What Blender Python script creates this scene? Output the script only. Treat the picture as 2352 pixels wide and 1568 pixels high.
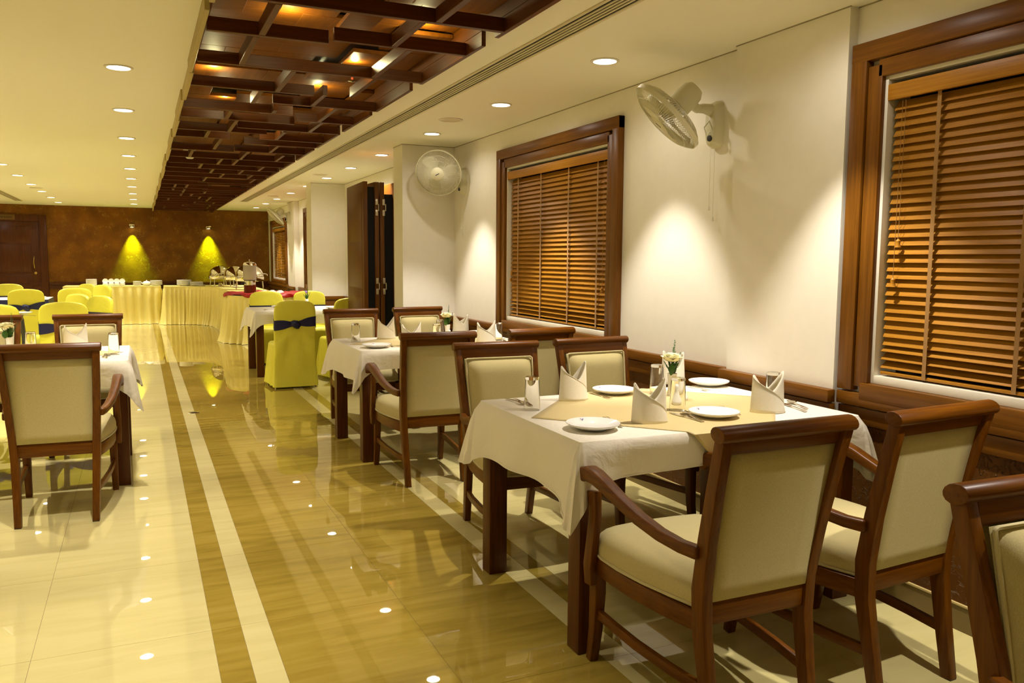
import bpy, bmesh, math, random
from mathutils import Vector, Matrix
random.seed(7)
S = bpy.context.scene
for o in list(bpy.data.objects): bpy.data.objects.remove(o)
COL = S.collection

# ------------------------------------------------------------------ camera
CH = 1.42
YAW, PITCH, ROLL, FPX = 0.426164, 0.1003934, 0.0072928, 1876.15
def cam_axes():
    cy, sy, cp, sp = math.cos(YAW), math.sin(YAW), math.cos(PITCH), math.sin(PITCH)
    f = Vector((sy*cp, cy*cp, -sp)); r = Vector((cy, -sy, 0)); u = r.cross(f)
    c, s = math.cos(ROLL), math.sin(ROLL)
    return c*r+s*u, -s*r+c*u, f
CR, CU, CF = cam_axes()
cam = bpy.data.cameras.new('camera'); camo = bpy.data.objects.new('camera', cam); COL.objects.link(camo)
camo.matrix_world = Matrix(((CR.x, CU.x, -CF.x, 0), (CR.y, CU.y, -CF.y, 0), (CR.z, CU.z, -CF.z, CH), (0, 0, 0, 1)))
cam.sensor_fit = 'HORIZONTAL'; cam.sensor_width = 36; cam.lens = FPX*36/2352; cam.clip_start = 0.02
S.camera = camo
def at(px, py, z=0.0):
    d = CF + CR*((px-1176)/FPX) - CU*((py-784)/FPX)
    t = (z-CH)/d.z
    return Vector((d.x*t, d.y*t, z))

# ------------------------------------------------------------------ world, exposure, lights
w = bpy.data.worlds.new('night'); S.world = w; w.use_nodes = True
w.node_tree.nodes['Background'].inputs[0].default_value = (0.02, 0.016, 0.01, 1)
w.node_tree.nodes['Background'].inputs[1].default_value = 0.3
S.view_settings.view_transform = 'Standard'; S.view_settings.look = 'None'
S.view_settings.exposure = 0.0; S.view_settings.gamma = 1.0; S.view_settings.use_curve_mapping = False
LIGHT_COL = (1.0, 0.925, 0.84)
DOWN_W = 158.0        # core beam of one downlight
SPILL_W = 9.0       # wide spill of one downlight
HC = 2.51            # ceiling height
ROW_LEFT = [0.9, 2.4, 3.9, 5.38, 6.9, 8.5, 9.96, 11.4, 12.85, 14.3, 15.85, 17.45, 18.95]
ROW_FARLEFT = [5.6, 7.1, 8.6, 10.1, 11.6, 13.08, 14.62, 16.1, 17.68, 19.2]
ROW_ADDED = [2.4, 3.9, 5.6, 7.1, 8.6, 10.1, 11.6, 13.08, 14.62, 16.1, 17.68, 19.2]  # unseen row, added to brighten the far end of the room
ROW_RIGHT = [1.0, 2.55, 4.01, 5.44, 6.95, 8.6, 10.0, 11.4, 12.85, 14.35, 15.9, 17.4, 18.9]
def spot(name, loc, watts, deg, blend, col=LIGHT_COL, direction=(0, 0, -1), radius=0.02, parent=None):
    l = bpy.data.lights.new(name, 'SPOT'); l.energy = watts; l.spot_size = math.radians(deg); l.spot_blend = blend
    l.color = col; l.shadow_soft_size = radius
    o = bpy.data.objects.new(name, l); COL.objects.link(o); o.location = loc
    o.rotation_euler = Vector(direction).to_track_quat('-Z', 'Y').to_euler()
    return o
for X, ys in ((-0.075, ROW_LEFT), (-1.48, ROW_FARLEFT), (-2.85, ROW_ADDED), (2.37, ROW_RIGHT)):
    for y in ys:
        spot('downlight_beam', (X, y, HC-0.012), DOWN_W, 70, 0.5)
        spot('downlight_spill', (X, y, HC-0.012), SPILL_W, 165, 0.6)
for X in (-0.14, 1.47):
    spot('wall_lamp_beam', (X, 20.29, 2.05), 620.0, 56, 1.0, (0.48, 1.0, 0.01), (0, 0.12, -1), 0.02)

# ------------------------------------------------------------------ materials
def new_mat(name):
    m = bpy.data.materials.new(name); m.use_nodes = True
    return m, m.node_tree, m.node_tree.nodes['Principled BSDF']
def nd(nt, t, **kw):
    n = nt.nodes.new(t)
    for k, v in kw.items(): setattr(n, k, v)
    return n
def plain(name, col, rough=0.5, metal=0.0, spec=0.5, bump=0.0, bscale=60, var=0.0, sheen=0.0, trans=0.0, ior=1.45, emit=None, es=0.0, coat=0.0):
    m, nt, p = new_mat(name)
    p.inputs['Base Color'].default_value = (*col, 1); p.inputs['Roughness'].default_value = rough
    p.inputs['Metallic'].default_value = metal; p.inputs['Specular IOR Level'].default_value = spec
    p.inputs['Transmission Weight'].default_value = trans; p.inputs['IOR'].default_value = ior
    p.inputs['Sheen Weight'].default_value = sheen; p.inputs['Coat Weight'].default_value = coat
    if emit: p.inputs['Emission Color'].default_value = (*emit, 1); p.inputs['Emission Strength'].default_value = es
    if bump or var:
        tc = nd(nt, 'ShaderNodeTexCoord'); n = nd(nt, 'ShaderNodeTexNoise'); n.inputs['Scale'].default_value = bscale
        n.inputs['Detail'].default_value = 4
        nt.links.new(tc.outputs['Object'], n.inputs['Vector'])
        if bump:
            b = nd(nt, 'ShaderNodeBump'); b.inputs['Strength'].default_value = bump; b.inputs['Distance'].default_value = 0.01
            nt.links.new(n.outputs['Fac'], b.inputs['Height']); nt.links.new(b.outputs['Normal'], p.inputs['Normal'])
        if var:
            r = nd(nt, 'ShaderNodeValToRGB'); a = 1-var
            r.color_ramp.elements[0].position = 0.3; r.color_ramp.elements[1].position = 0.7
            r.color_ramp.elements[0].color = (col[0]*a, col[1]*a, col[2]*a, 1); r.color_ramp.elements[1].color = (*col, 1)
            nt.links.new(n.outputs['Fac'], r.inputs['Fac']); nt.links.new(r.outputs['Color'], p.inputs['Base Color'])
    return m
def wood(name, dark, light, axis='z', rough=0.35, fine=70.0, spec=0.22):
    m, nt, p = new_mat(name)
    tc = nd(nt, 'ShaderNodeTexCoord'); mp = nd(nt, 'ShaderNodeMapping')
    sc = {'x': (3, fine, fine), 'y': (fine, 3, fine), 'z': (fine, fine, 3)}[axis]
    mp.inputs['Scale'].default_value = sc
    n = nd(nt, 'ShaderNodeTexNoise'); n.inputs['Scale'].default_value = 1; n.inputs['Detail'].default_value = 6; n.inputs['Roughness'].default_value = 0.65
    oi = nd(nt, 'ShaderNodeObjectInfo'); add = nd(nt, 'ShaderNodeVectorMath', operation='ADD')
    nt.links.new(tc.outputs['Object'], mp.inputs['Vector']); nt.links.new(mp.outputs['Vector'], add.inputs[0])
    mul = nd(nt, 'ShaderNodeMath', operation='MULTIPLY'); mul.inputs[1].default_value = 37.0
    nt.links.new(oi.outputs['Random'], mul.inputs[0]); nt.links.new(mul.outputs[0], add.inputs[1])
    nt.links.new(add.outputs[0], n.inputs['Vector'])
    r = nd(nt, 'ShaderNodeValToRGB'); r.color_ramp.elements[0].position = 0.32; r.color_ramp.elements[1].position = 0.72
    r.color_ramp.elements[0].color = (*dark, 1); r.color_ramp.elements[1].color = (*light, 1)
    nt.links.new(n.outputs['Fac'], r.inputs['Fac']); nt.links.new(r.outputs['Color'], p.inputs['Base Color'])
    p.inputs['Roughness'].default_value = rough; p.inputs['Specular IOR Level'].default_value = spec
    b = nd(nt, 'ShaderNodeBump'); b.inputs['Strength'].default_value = 0.06; b.inputs['Distance'].default_value = 0.004
    nt.links.new(n.outputs['Fac'], b.inputs['Height']); nt.links.new(b.outputs['Normal'], p.inputs['Normal'])
    return m
def fabric(name, col, scale=900, bump=0.25, rough=0.85, var=0.12, sheen=0.2, wrinkle=0.0, wscale=9):
    m, nt, p = new_mat(name)
    tc = nd(nt, 'ShaderNodeTexCoord')
    n = nd(nt, 'ShaderNodeTexNoise'); n.inputs['Scale'].default_value = 1; n.inputs['Detail'].default_value = 2
    mp = nd(nt, 'ShaderNodeMapping'); mp.inputs['Scale'].default_value = (scale, scale, scale*0.25)
    nt.links.new(tc.outputs['Object'], mp.inputs['Vector']); nt.links.new(mp.outputs['Vector'], n.inputs['Vector'])
    r = nd(nt, 'ShaderNodeValToRGB'); a = 1-var
    r.color_ramp.elements[0].position = 0.35; r.color_ramp.elements[1].position = 0.65
    r.color_ramp.elements[0].color = (col[0]*a, col[1]*a, col[2]*a, 1); r.color_ramp.elements[1].color = (*col, 1)
    nt.links.new(n.outputs['Fac'], r.inputs['Fac']); nt.links.new(r.outputs['Color'], p.inputs['Base Color'])
    b = nd(nt, 'ShaderNodeBump'); b.inputs['Strength'].default_value = bump; b.inputs['Distance'].default_value = 0.001
    nt.links.new(n.outputs['Fac'], b.inputs['Height'])
    last = b
    if wrinkle:
        n2 = nd(nt, 'ShaderNodeTexNoise'); n2.inputs['Scale'].default_value = wscale; n2.inputs['Detail'].default_value = 5; n2.inputs['Distortion'].default_value = 0.6
        nt.links.new(tc.outputs['Object'], n2.inputs['Vector'])
        b2 = nd(nt, 'ShaderNodeBump'); b2.inputs['Strength'].default_value = wrinkle; b2.inputs['Distance'].default_value = 0.02
        nt.links.new(n2.outputs['Fac'], b2.inputs['Height']); nt.links.new(b.outputs['Normal'], b2.inputs['Normal']); last = b2
    nt.links.new(last.outputs['Normal'], p.inputs['Normal'])
    p.inputs['Roughness'].default_value = rough; p.inputs['Sheen Weight'].default_value = sheen
    return m
def stone(name, a, bcol, c, rough=0.012):
    """polished floor tile with slanting veins"""
    m, nt, p = new_mat(name)
    g = nd(nt, 'ShaderNodeNewGeometry'); mp = nd(nt, 'ShaderNodeMapping')
    mp.inputs['Rotation'].default_value = (0, 0, math.radians(-38)); mp.inputs['Scale'].default_value = (1.3, 9, 1)
    n = nd(nt, 'ShaderNodeTexNoise'); n.inputs['Scale'].default_value = 1.6; n.inputs['Detail'].default_value = 7; n.inputs['Distortion'].default_value = 0.7
    oi = nd(nt, 'ShaderNodeObjectInfo'); add = nd(nt, 'ShaderNodeVectorMath', operation='ADD')
    mul = nd(nt, 'ShaderNodeMath', operation='MULTIPLY'); mul.inputs[1].default_value = 3.0
    nt.links.new(oi.outputs['Random'], mul.inputs[0]); nt.links.new(g.outputs['Position'], mp.inputs['Vector'])
    nt.links.new(mp.outputs['Vector'], add.inputs[0]); nt.links.new(mul.outputs[0], add.inputs[1]); nt.links.new(add.outputs[0], n.inputs['Vector'])
    r = nd(nt, 'ShaderNodeValToRGB'); r.color_ramp.elements[0].position = 0.28; r.color_ramp.elements[1].position = 0.75
    r.color_ramp.elements[0].color = (*a, 1); r.color_ramp.elements[1].color = (*c, 1)
    e = r.color_ramp.elements.new(0.5); e.color = (*bcol, 1)
    nt.links.new(n.outputs['Fac'], r.inputs['Fac']); nt.links.new(r.outputs['Color'], p.inputs['Base Color'])
    p.inputs['Roughness'].default_value = rough; p.inputs['IOR'].default_value = 1.55
    return m
def crackle(name, base, fleck, amount=0.62, bump=0.6):
    """brown wall finish with fine creases and gold flecks"""
    m, nt, p = new_mat(name)
    g = nd(nt, 'ShaderNodeNewGeometry')
    n = nd(nt, 'ShaderNodeTexNoise'); n.inputs['Scale'].default_value = 3; n.inputs['Detail'].default_value = 6
    nt.links.new(g.outputs['Position'], n.inputs['Vector'])
    r = nd(nt, 'ShaderNodeValToRGB'); r.color_ramp.elements[0].position = 0.35; r.color_ramp.elements[1].position = 0.7
    r.color_ramp.elements[0].color = (base[0]*0.75, base[1]*0.7, base[2]*0.7, 1); r.color_ramp.elements[1].color = (base[0]*1.25, base[1]*1.3, base[2]*1.3, 1)
    nt.links.new(n.outputs['Fac'], r.inputs['Fac'])
    n2 = nd(nt, 'ShaderNodeTexNoise'); n2.inputs['Scale'].default_value = 17; n2.inputs['Detail'].default_value = 3; n2.inputs['Distortion'].default_value = 1.6
    nt.links.new(g.outputs['Position'], n2.inputs['Vector'])
    mm = nd(nt, 'ShaderNodeMath', operation='SUBTRACT'); mm.inputs[1].default_value = 0.5; nt.links.new(n2.outputs['Fac'], mm.inputs[0])
    ab = nd(nt, 'ShaderNodeMath', operation='ABSOLUTE'); nt.links.new(mm.outputs[0], ab.inputs[0])
    rr = nd(nt, 'ShaderNodeValToRGB'); rr.color_ramp.elements[0].position = 0.0; rr.color_ramp.elements[0].color = (1, 1, 1, 1)
    rr.color_ramp.elements[1].position = 0.022; rr.color_ramp.elements[1].color = (0, 0, 0, 1)
    nt.links.new(ab.outputs[0], rr.inputs['Fac'])
    n3 = nd(nt, 'ShaderNodeTexNoise'); n3.inputs['Scale'].default_value = 6.5; n3.inputs['Detail'].default_value = 3
    nt.links.new(g.outputs['Position'], n3.inputs['Vector'])
    r3 = nd(nt, 'ShaderNodeValToRGB'); r3.color_ramp.elements[0].position = amount-0.06; r3.color_ramp.elements[1].position = amount+0.06
    nt.links.new(n3.outputs['Fac'], r3.inputs['Fac'])
    mu = nd(nt, 'ShaderNodeMath', operation='MULTIPLY'); nt.links.new(rr.outputs['Color'], mu.inputs[0]); nt.links.new(r3.outputs['Color'], mu.inputs[1])
    mix = nd(nt, 'ShaderNodeMix', data_type='RGBA'); mix.inputs['B'].default_value = (*fleck, 1)
    nt.links.new(mu.outputs[0], mix.inputs['Factor']); nt.links.new(r.outputs['Color'], mix.inputs['A'])
    nt.links.new(mix.outputs['Result'], p.inputs['Base Color'])
    b = nd(nt, 'ShaderNodeBump'); b.inputs['Strength'].default_value = bump; b.inputs['Distance'].default_value = 0.006
    nt.links.new(rr.outputs['Color'], b.inputs['Height']); nt.links.new(b.outputs['Normal'], p.inputs['Normal'])
    p.inputs['Roughness'].default_value = 0.42; p.inputs['Specular IOR Level'].default_value = 0.2
    return m

M = {}
M['paint'] = plain('cream_paint', (0.82, 0.77, 0.65), 0.55, spec=0.35, bump=0.02, bscale=14, var=0.03)
M['ceiling'] = plain('ceiling_paint', (0.83, 0.79, 0.62), 0.6, spec=0.3)
M['crackle'] = crackle('brown_crackle_finish', (0.20, 0.074, 0.004), (0.55, 0.36, 0.05), 0.58)
M['crackle_low'] = crackle('brown_crackle_dado', (0.115, 0.042, 0.005), (0.22, 0.11, 0.025), 0.56, 0.8)
M['tile_cream'] = stone('cream_tile', (0.56, 0.48, 0.20), (0.61, 0.525, 0.225), (0.64, 0.555, 0.25))
M['tile_brown'] = stone('brown_tile', (0.25, 0.172, 0.024), (0.325, 0.228, 0.034), (0.38, 0.275, 0.052))
M['grout'] = plain('tile_grout', (0.20, 0.14, 0.06), 0.8)
CW = ((0.082, 0.023, 0.0008), (0.168, 0.055, 0.0015))
M['cw_x'] = wood('chair_wood_x', *CW, 'x'); M['cw_y'] = wood('chair_wood_y', *CW, 'y'); M['cw_z'] = wood('chair_wood_z', *CW, 'z')
TW = ((0.06, 0.015, 0.002), (0.12, 0.035, 0.004))
M['tw_x'] = wood('table_wood_x', *TW, 'x'); M['tw_z'] = wood('table_wood_z', *TW, 'z')
FW = ((0.11, 0.038, 0.003), (0.205, 0.077, 0.006))
M['fw_x'] = wood('trim_wood_x', *FW, 'x', 0.33); M['fw_y'] = wood('trim_wood_y', *FW, 'y', 0.33); M['fw_z'] = wood('trim_wood_z', *FW, 'z', 0.33)
GW = ((0.062, 0.016, 0.0008), (0.112, 0.032, 0.0015))
M['gw_x'] = wood('grid_wood_x', *GW, 'x', 0.42); M['gw_y'] = wood('grid_wood_y', *GW, 'y', 0.42)
PBW = ((0.115, 0.034, 0.0012), (0.185, 0.060, 0.0025))
M['pb_x'] = wood('board_wood_x', *PBW, 'x', 0.55, 40, 0.1); M['pb_y'] = wood('board_wood_y', *PBW, 'y', 0.55, 40, 0.1)
BW = ((0.30, 0.122, 0.008), (0.46, 0.205, 0.016))
M['bw_y'] = wood('blind_wood', *BW, 'y', 0.4, 120)
M['tan'] = plain('tan_side_board', (0.40, 0.30, 0.10), 0.5)
M['tape'] = fabric('ladder_tape', (0.34, 0.17, 0.035), 500)
DW = ((0.055, 0.014, 0.004), (0.105, 0.030, 0.007))
M['dw_z'] = wood('dark_door_wood', *DW, 'z', 0.32)
PW = ((0.10, 0.034, 0.003), (0.16, 0.060, 0.005))
M['pw_z'] = wood('folding_door_wood', *PW, 'z', 0.4)
M['linen'] = fabric('beige_linen', (0.56, 0.475, 0.22), 700, 0.35, 0.95, 0.16, 0.0)
M['piping'] = fabric('beige_piping', (0.58, 0.50, 0.25), 900, 0.3, 0.85, 0.1)
M['cloth'] = fabric('white_tablecloth', (0.82, 0.76, 0.62), 1200, 0.12, 0.75, 0.03, 0.0, 0.28, 11)
M['topper'] = fabric('gold_topper', (0.64, 0.50, 0.21), 1200, 0.12, 0.6, 0.04, 0.2, 0.06, 9)
M['napkin'] = fabric('cream_napkin', (0.86, 0.80, 0.64), 900, 0.25, 0.85, 0.06, 0.15, 0.10, 20)
M['yellow'] = fabric('lime_yellow_satin', (0.82, 0.77, 0.07), 1000, 0.06, 0.42, 0.03, 0.0, 0.32, 9)
M['navy'] = fabric('navy_satin', (0.007, 0.008, 0.070), 1000, 0.06, 0.5, 0.03, 0.0, 0.15, 12)
M['skirt'] = fabric('gold_cream_satin', (0.90, 0.78, 0.24), 800, 0.05, 0.38, 0.03, 0.0, 0.05, 9)
M['red'] = fabric('red_satin', (0.42, 0.008, 0.002), 800, 0.05, 0.5, 0.03, 0.0, 0.5, 22)
M['china'] = plain('white_china', (0.86, 0.84, 0.78), 0.12)
M['mark'] = plain('purple_print', (0.10, 0.06, 0.35), 0.3)
M['steel'] = plain('polished_steel', (0.72, 0.68, 0.60), 0.12, 1.0)
M['chrome'] = plain('mirror_chrome', (0.80, 0.76, 0.68), 0.05, 1.0)
M['glass'] = plain('clear_glass', (0.98, 0.98, 0.95), 0.0, trans=1.0, ior=1.45)
M['frost'] = plain('frosted_plastic', (0.85, 0.80, 0.68), 0.25, trans=0.8)
M['fan'] = plain('cream_plastic', (0.64, 0.60, 0.40), 0.3)
M['fanblade'] = plain('clear_blade_plastic', (0.56, 0.52, 0.33), 0.3)
M['dark'] = plain('dark_plastic', (0.02, 0.02, 0.02), 0.4)
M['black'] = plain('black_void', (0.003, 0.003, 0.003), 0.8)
M['pvc'] = plain('white_window_frame', (0.74, 0.69, 0.56), 0.4)
M['metal'] = plain('brushed_metal', (0.55, 0.48, 0.34), 0.3, 1.0)
M['brass'] = plain('brass_plate', (0.45, 0.30, 0.08), 0.35, 1.0)
M['vent'] = plain('white_vent', (0.62, 0.54, 0.34), 0.5)
M['lens'] = plain('downlight_lens', (1, 1, 1), 0.3, emit=(1.0, 0.93, 0.78), es=14)
M['bulb'] = plain('halogen_bulb', (1, 1, 1), 0.3, emit=(1.0, 0.82, 0.35), es=60)
M['yellowbulb'] = plain('wall_lamp_bulb', (1, 1, 1), 0.3, emit=(0.95, 1.0, 0.55), es=14)
M['petal'] = plain('rose_petal', (0.86, 0.82, 0.52), 0.6, spec=0.3)
M['violet'] = plain('violet_petal', (0.28, 0.16, 0.5), 0.6)
M['leaf'] = plain('green_leaf', (0.045, 0.15, 0.018), 0.5, var=0.4, bscale=40)
M['redplastic'] = plain('red_sprinkler', (0.7, 0.10, 0.03), 0.35)
M['juicewood'] = wood('mahogany', (0.10, 0.012, 0.004), (0.20, 0.03, 0.008), 'z', 0.25)
M['porc_pink'] = plain('porcelain_bowl', (0.84, 0.78, 0.70), 0.2)

# ------------------------------------------------------------------ mesh helpers
class MB:
    def __init__(s): s.v = []; s.f = []
    def add(s, vs, fs):
        o = len(s.v); s.v += [tuple(p) for p in vs]; s.f += [tuple(i+o for i in f) for f in fs]; return s
    def box(s, x0, x1, y0, y1, z0, z1, mat=None):
        vs = [Vector(p) for p in ((x0,y0,z0),(x1,y0,z0),(x1,y1,z0),(x0,y1,z0),(x0,y0,z1),(x1,y0,z1),(x1,y1,z1),(x0,y1,z1))]
        if mat: vs = [mat @ p for p in vs]
        return s.add(vs, [(0,3,2,1),(4,5,6,7),(0,1,5,4),(1,2,6,5),(2,3,7,6),(3,0,4,7)])
    def loft(s, rings, closed=True, caps=True, cyc=False):
        n = len(rings[0]); vs = [p for r in rings for p in r]; fs = []
        m = len(rings); kk = range(m) if cyc else range(m-1)
        for k in kk:
            a = k*n; b = ((k+1) % m)*n
            for i in range(n if closed else n-1):
                j = (i+1) % n; fs.append((a+i, a+j, b+j, b+i))
        if caps and closed and not cyc: fs.append(tuple(range(n))[::-1]); fs.append(tuple((m-1)*n+i for i in range(n)))
        return s.add(vs, fs)
    def tube(s, path, r, n=8, caps=True, cyc=False):
        P = [Vector(p) for p in path]; rings = []; prev = None
        for k, p in enumerate(P):
            if cyc: t = P[(k+1) % len(P)]-P[k-1]
            else: t = P[min(k+1, len(P)-1)]-P[max(k-1, 0)]
            t.normalize()
            if prev is None:
                a = Vector((0,0,1)) if abs(t.z) < 0.9 else Vector((1,0,0)); prev = a
            u = (prev - t*prev.dot(t)).normalized(); v = t.cross(u); prev = u
            rr = r[k] if isinstance(r, (list, tuple)) else r
            rings.append([p + u*(rr*math.cos(2*math.pi*i/n)) + v*(rr*math.sin(2*math.pi*i/n)) for i in range(n)])
        return s.loft(rings, True, caps, cyc)
    def sweep(s, path, sizes, side):
        """rectangular section: sizes = (along side, across) per point; side = lateral axis"""
        P = [Vector(p) for p in path]; sd = Vector(side).normalized(); rings = []
        for k, p in enumerate(P):
            t = (P[min(k+1, len(P)-1)]-P[max(k-1, 0)]).normalized()
            a = (sd - t*sd.dot(t)).normalized(); b = t.cross(a)
            sw, sh = sizes[k] if isinstance(sizes, list) else sizes
            rings.append([p+a*sw/2+b*sh/2, p-a*sw/2+b*sh/2, p-a*sw/2-b*sh/2, p+a*sw/2-b*sh/2])
        return s.loft(rings)
    def lathe(s, prof, n=24, mat=None, cap=True):
        rings = []
        for r, z in prof:
            ring = [Vector((r*math.cos(2*math.pi*i/n), r*math.sin(2*math.pi*i/n), z)) for i in range(n)]
            rings.append([mat @ p for p in ring] if mat else ring)
        return s.loft(rings, True, cap)
    def grid(s, fn, nu, nv, flip=False):
        vs = [fn(i/nu, j/nv) for i in range(nu+1) for j in range(nv+1)]; fs = []
        for i in range(nu):
            for j in range(nv):
                a = i*(nv+1)+j; q = (a, a+nv+1, a+nv+2, a+1); fs.append(q[::-1] if flip else q)
        return s.add(vs, fs)
    def build(s, name, mat, parent=None, bevel=0, smooth=None, solid=0, segs=2):
        me = bpy.data.meshes.new(name); me.from_pydata(s.v, [], s.f); me.update()
        bm = bmesh.new(); bm.from_mesh(me)
        bmesh.ops.recalc_face_normals(bm, faces=bm.faces[:])
        if bevel:
            es = [e for e in bm.edges if e.is_manifold and e.calc_face_angle(0) > 0.5]
            bmesh.ops.bevel(bm, geom=es, offset=bevel, segments=segs, profile=0.5, affect='EDGES', clamp_overlap=True)
        bm.to_mesh(me); bm.free()
        if smooth is None: smooth = bool(bevel)
        if smooth:
            for p in me.polygons: p.use_smooth = True
            me.set_sharp_from_angle(angle=math.radians(smooth if smooth not in (True, 1) else 38))
        if isinstance(mat, str): mat = M[mat]
        me.materials.append(mat)
        o = bpy.data.objects.new(name, me); COL.objects.link(o)
        if parent: o.parent = parent
        if solid:
            md = o.modifiers.new('thickness', 'SOLIDIFY'); md.thickness = solid; md.offset = -1
        return o
def tag(o, label=None, cat=None, group=None, kind=None):
    if label: o['label'] = label
    if cat: o['category'] = cat
    if group: o['group'] = group
    if kind: o['kind'] = kind
    return o
def empty(name, loc=(0,0,0), rz=0, label=None, cat=None, group=None, kind=None):
    o = bpy.data.objects.new(name, None); COL.objects.link(o); o.location = loc; o.rotation_euler = (0,0,rz); o.empty_display_size = 0.1
    return tag(o, label, cat, group, kind)
def link_copy(o, name, parent, loc=None, rot=None):
    c = o.copy(); COL.objects.link(c); c.parent = parent; c.name = name
    if loc is not None: c.location = loc
    if rot is not None: c.rotation_euler = rot
    return c
def copy_tree(o, parent=None):
    c = o.copy(); COL.objects.link(c); c.parent = parent
    for ch in list(o.children): copy_tree(ch, c)
    return c
class Proto:
    """first use moves the original, later uses copy it with its parts and sub-parts"""
    def __init__(s, root): s.root = root; s.used = False
    def put(s, loc, rz=0, label=None, group=None, scale=None):
        o = s.root if not s.used else copy_tree(s.root); s.used = True
        o.location = loc; o.rotation_euler = (o.rotation_euler[0], o.rotation_euler[1], rz)
        if scale: o.scale = (scale,)*3
        if label: o['label'] = label
        if group: o['group'] = group
        elif 'group' in o: del o['group']
        return o
def struct(o): o['kind'] = 'structure'; return o
R = math.radians

# ================================================================== SETTING
Y0, Y1, XL = -1.6, 20.42, -4.4
# ---- floor: slab and tiles
fl = struct(MB().box(XL, 3.3, Y0, Y1+0.2, -0.15, -0.0015).build('floor', 'grout'))
cols = []
x = 0.2
while x > XL: cols.append((max(XL, x-0.6), x, 'tile_cream')); x -= 0.6
cols += [(0.2, 0.307, 'tile_brown'), (0.307, 0.409, 'tile_cream'), (0.409, 0.9375, 'tile_brown'), (0.9375, 1.466, 'tile_brown'),
         (1.466, 1.572, 'tile_cream'), (1.572, 1.66, 'tile_brown'), (1.66, 2.26, 'tile_cream'), (2.26, 2.86, 'tile_cream')]
tiles = []
for x0, x1, mt in cols:
    y = Y0
    while y < Y1: tiles.append((x0, x1, y, min(y+0.8, Y1), mt)); y += 0.8
def tscore(t):
    cx, cy = (t[0]+t[1])/2, (t[2]+t[3])/2
    d = Vector((cx, cy, -CH)); f = d.dot(CF)
    if f < 0.5: return 1e6+f*-1
    px, py = 1176+FPX*d.dot(CR)/f, 784-FPX*d.dot(CU)/f
    return f if (-250 < px < 2600 and py < 1850) else 1e3+f
tiles.sort(key=tscore)
tcache = {}; rest = {}
for i, (x0, x1, y0, y1, mt) in enumerate(tiles):
    g = 0.0007
    if i < 285:
        key = (round(x1-x0, 4), round(y1-y0, 4), mt)
        if key not in tcache:
            a, b = (x1-x0)/2-g, (y1-y0)/2-g
            tcache[key] = MB().box(-a, a, -b, b, -0.012, 0).build('floor_tile', mt, fl)
            o = tcache[key]
        else: o = link_copy(tcache[key], 'floor_tile', fl)
        o.location = ((x0+x1)/2, (y0+y1)/2, 0)
    else: rest.setdefault(mt, MB()).box(x0+g, x1-g, y0+g, y1-g, -0.012, 0)
for mt, mb in rest.items(): tag(mb.build('floor_tiles', mt, fl), kind='stuff')

# ---- ceiling with the long opening of the wooden grid
GX0, GX1 = 0.30, 1.555
ce = MB(); ce.box(XL, GX0, Y0, Y1, HC, HC+0.06); ce.box(GX1, 3.3, Y0, Y1, HC, HC+0.06); ce.box(GX0, GX1, Y0, 1.2, HC, HC+0.06)
ce.box(GX0, GX1, 1.2, Y1, 2.66, 2.7)
struct(ce.build('ceiling', 'ceiling'))

# ---- walls
WX = 2.86
def wall_y(name, X, y0, y1, holes, mat, thick=0.24, z0=0, z1=HC):
    mb = MB(); ys = y0
    for (a, b, c, d) in sorted(holes):
        mb.box(X, X+thick, ys, a, z0, z1); mb.box(X, X+thick, a, b, z0, c); mb.box(X, X+thick, a, b, d, z1); ys = b
    mb.box(X, X+thick, ys, y1, z0, z1)
    return struct(mb.build(name, mat))
HOLES = [(0.9, 2.555, 0.90, 2.205), (4.71, 6.42, 0.90, 2.205)]
HOLES2 = [(13.3, 15.45, 0.93, 2.19), (17.8, 19.7, 0.93, 2.12)]
wr = wall_y('wall_right', WX, Y0, 7.72, HOLES, 'paint')
p = MB().box(2.81, WX, 2.705, 3.44, 0.0, HC).build('pilaster', 'paint', wr)
MB().box(2.325, 3.1, 7.70, 8.0, 0, HC).build('column', 'paint', wr)
MB().box(2.81, 3.05, 8.0, 12.25, 0, HC).build('wall_panel', 'paint', wr)
MB().box(2.31, 3.05, 12.25, 12.62, 0, HC).build('column', 'paint', wr)
wr2 = wall_y('wall_right', 2.83, 12.62, Y1, HOLES2, 'paint')
MB().box(2.735, 2.83, 16.25, 17.0, 0, HC).build('pilaster', 'paint', wr2)
wb = struct(MB().box(XL, 3.3, Y1-0.02, Y1+0.2, 0, HC+0.25).build('wall_back', 'crackle'))
wl = struct(MB().box(XL-0.2, XL, Y0, Y1, 0, HC).build('wall_left', 'paint'))
wf = struct(MB().box(XL, 3.3, Y0-0.2, Y0, 0, HC).build('wall_front', 'paint'))
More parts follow.
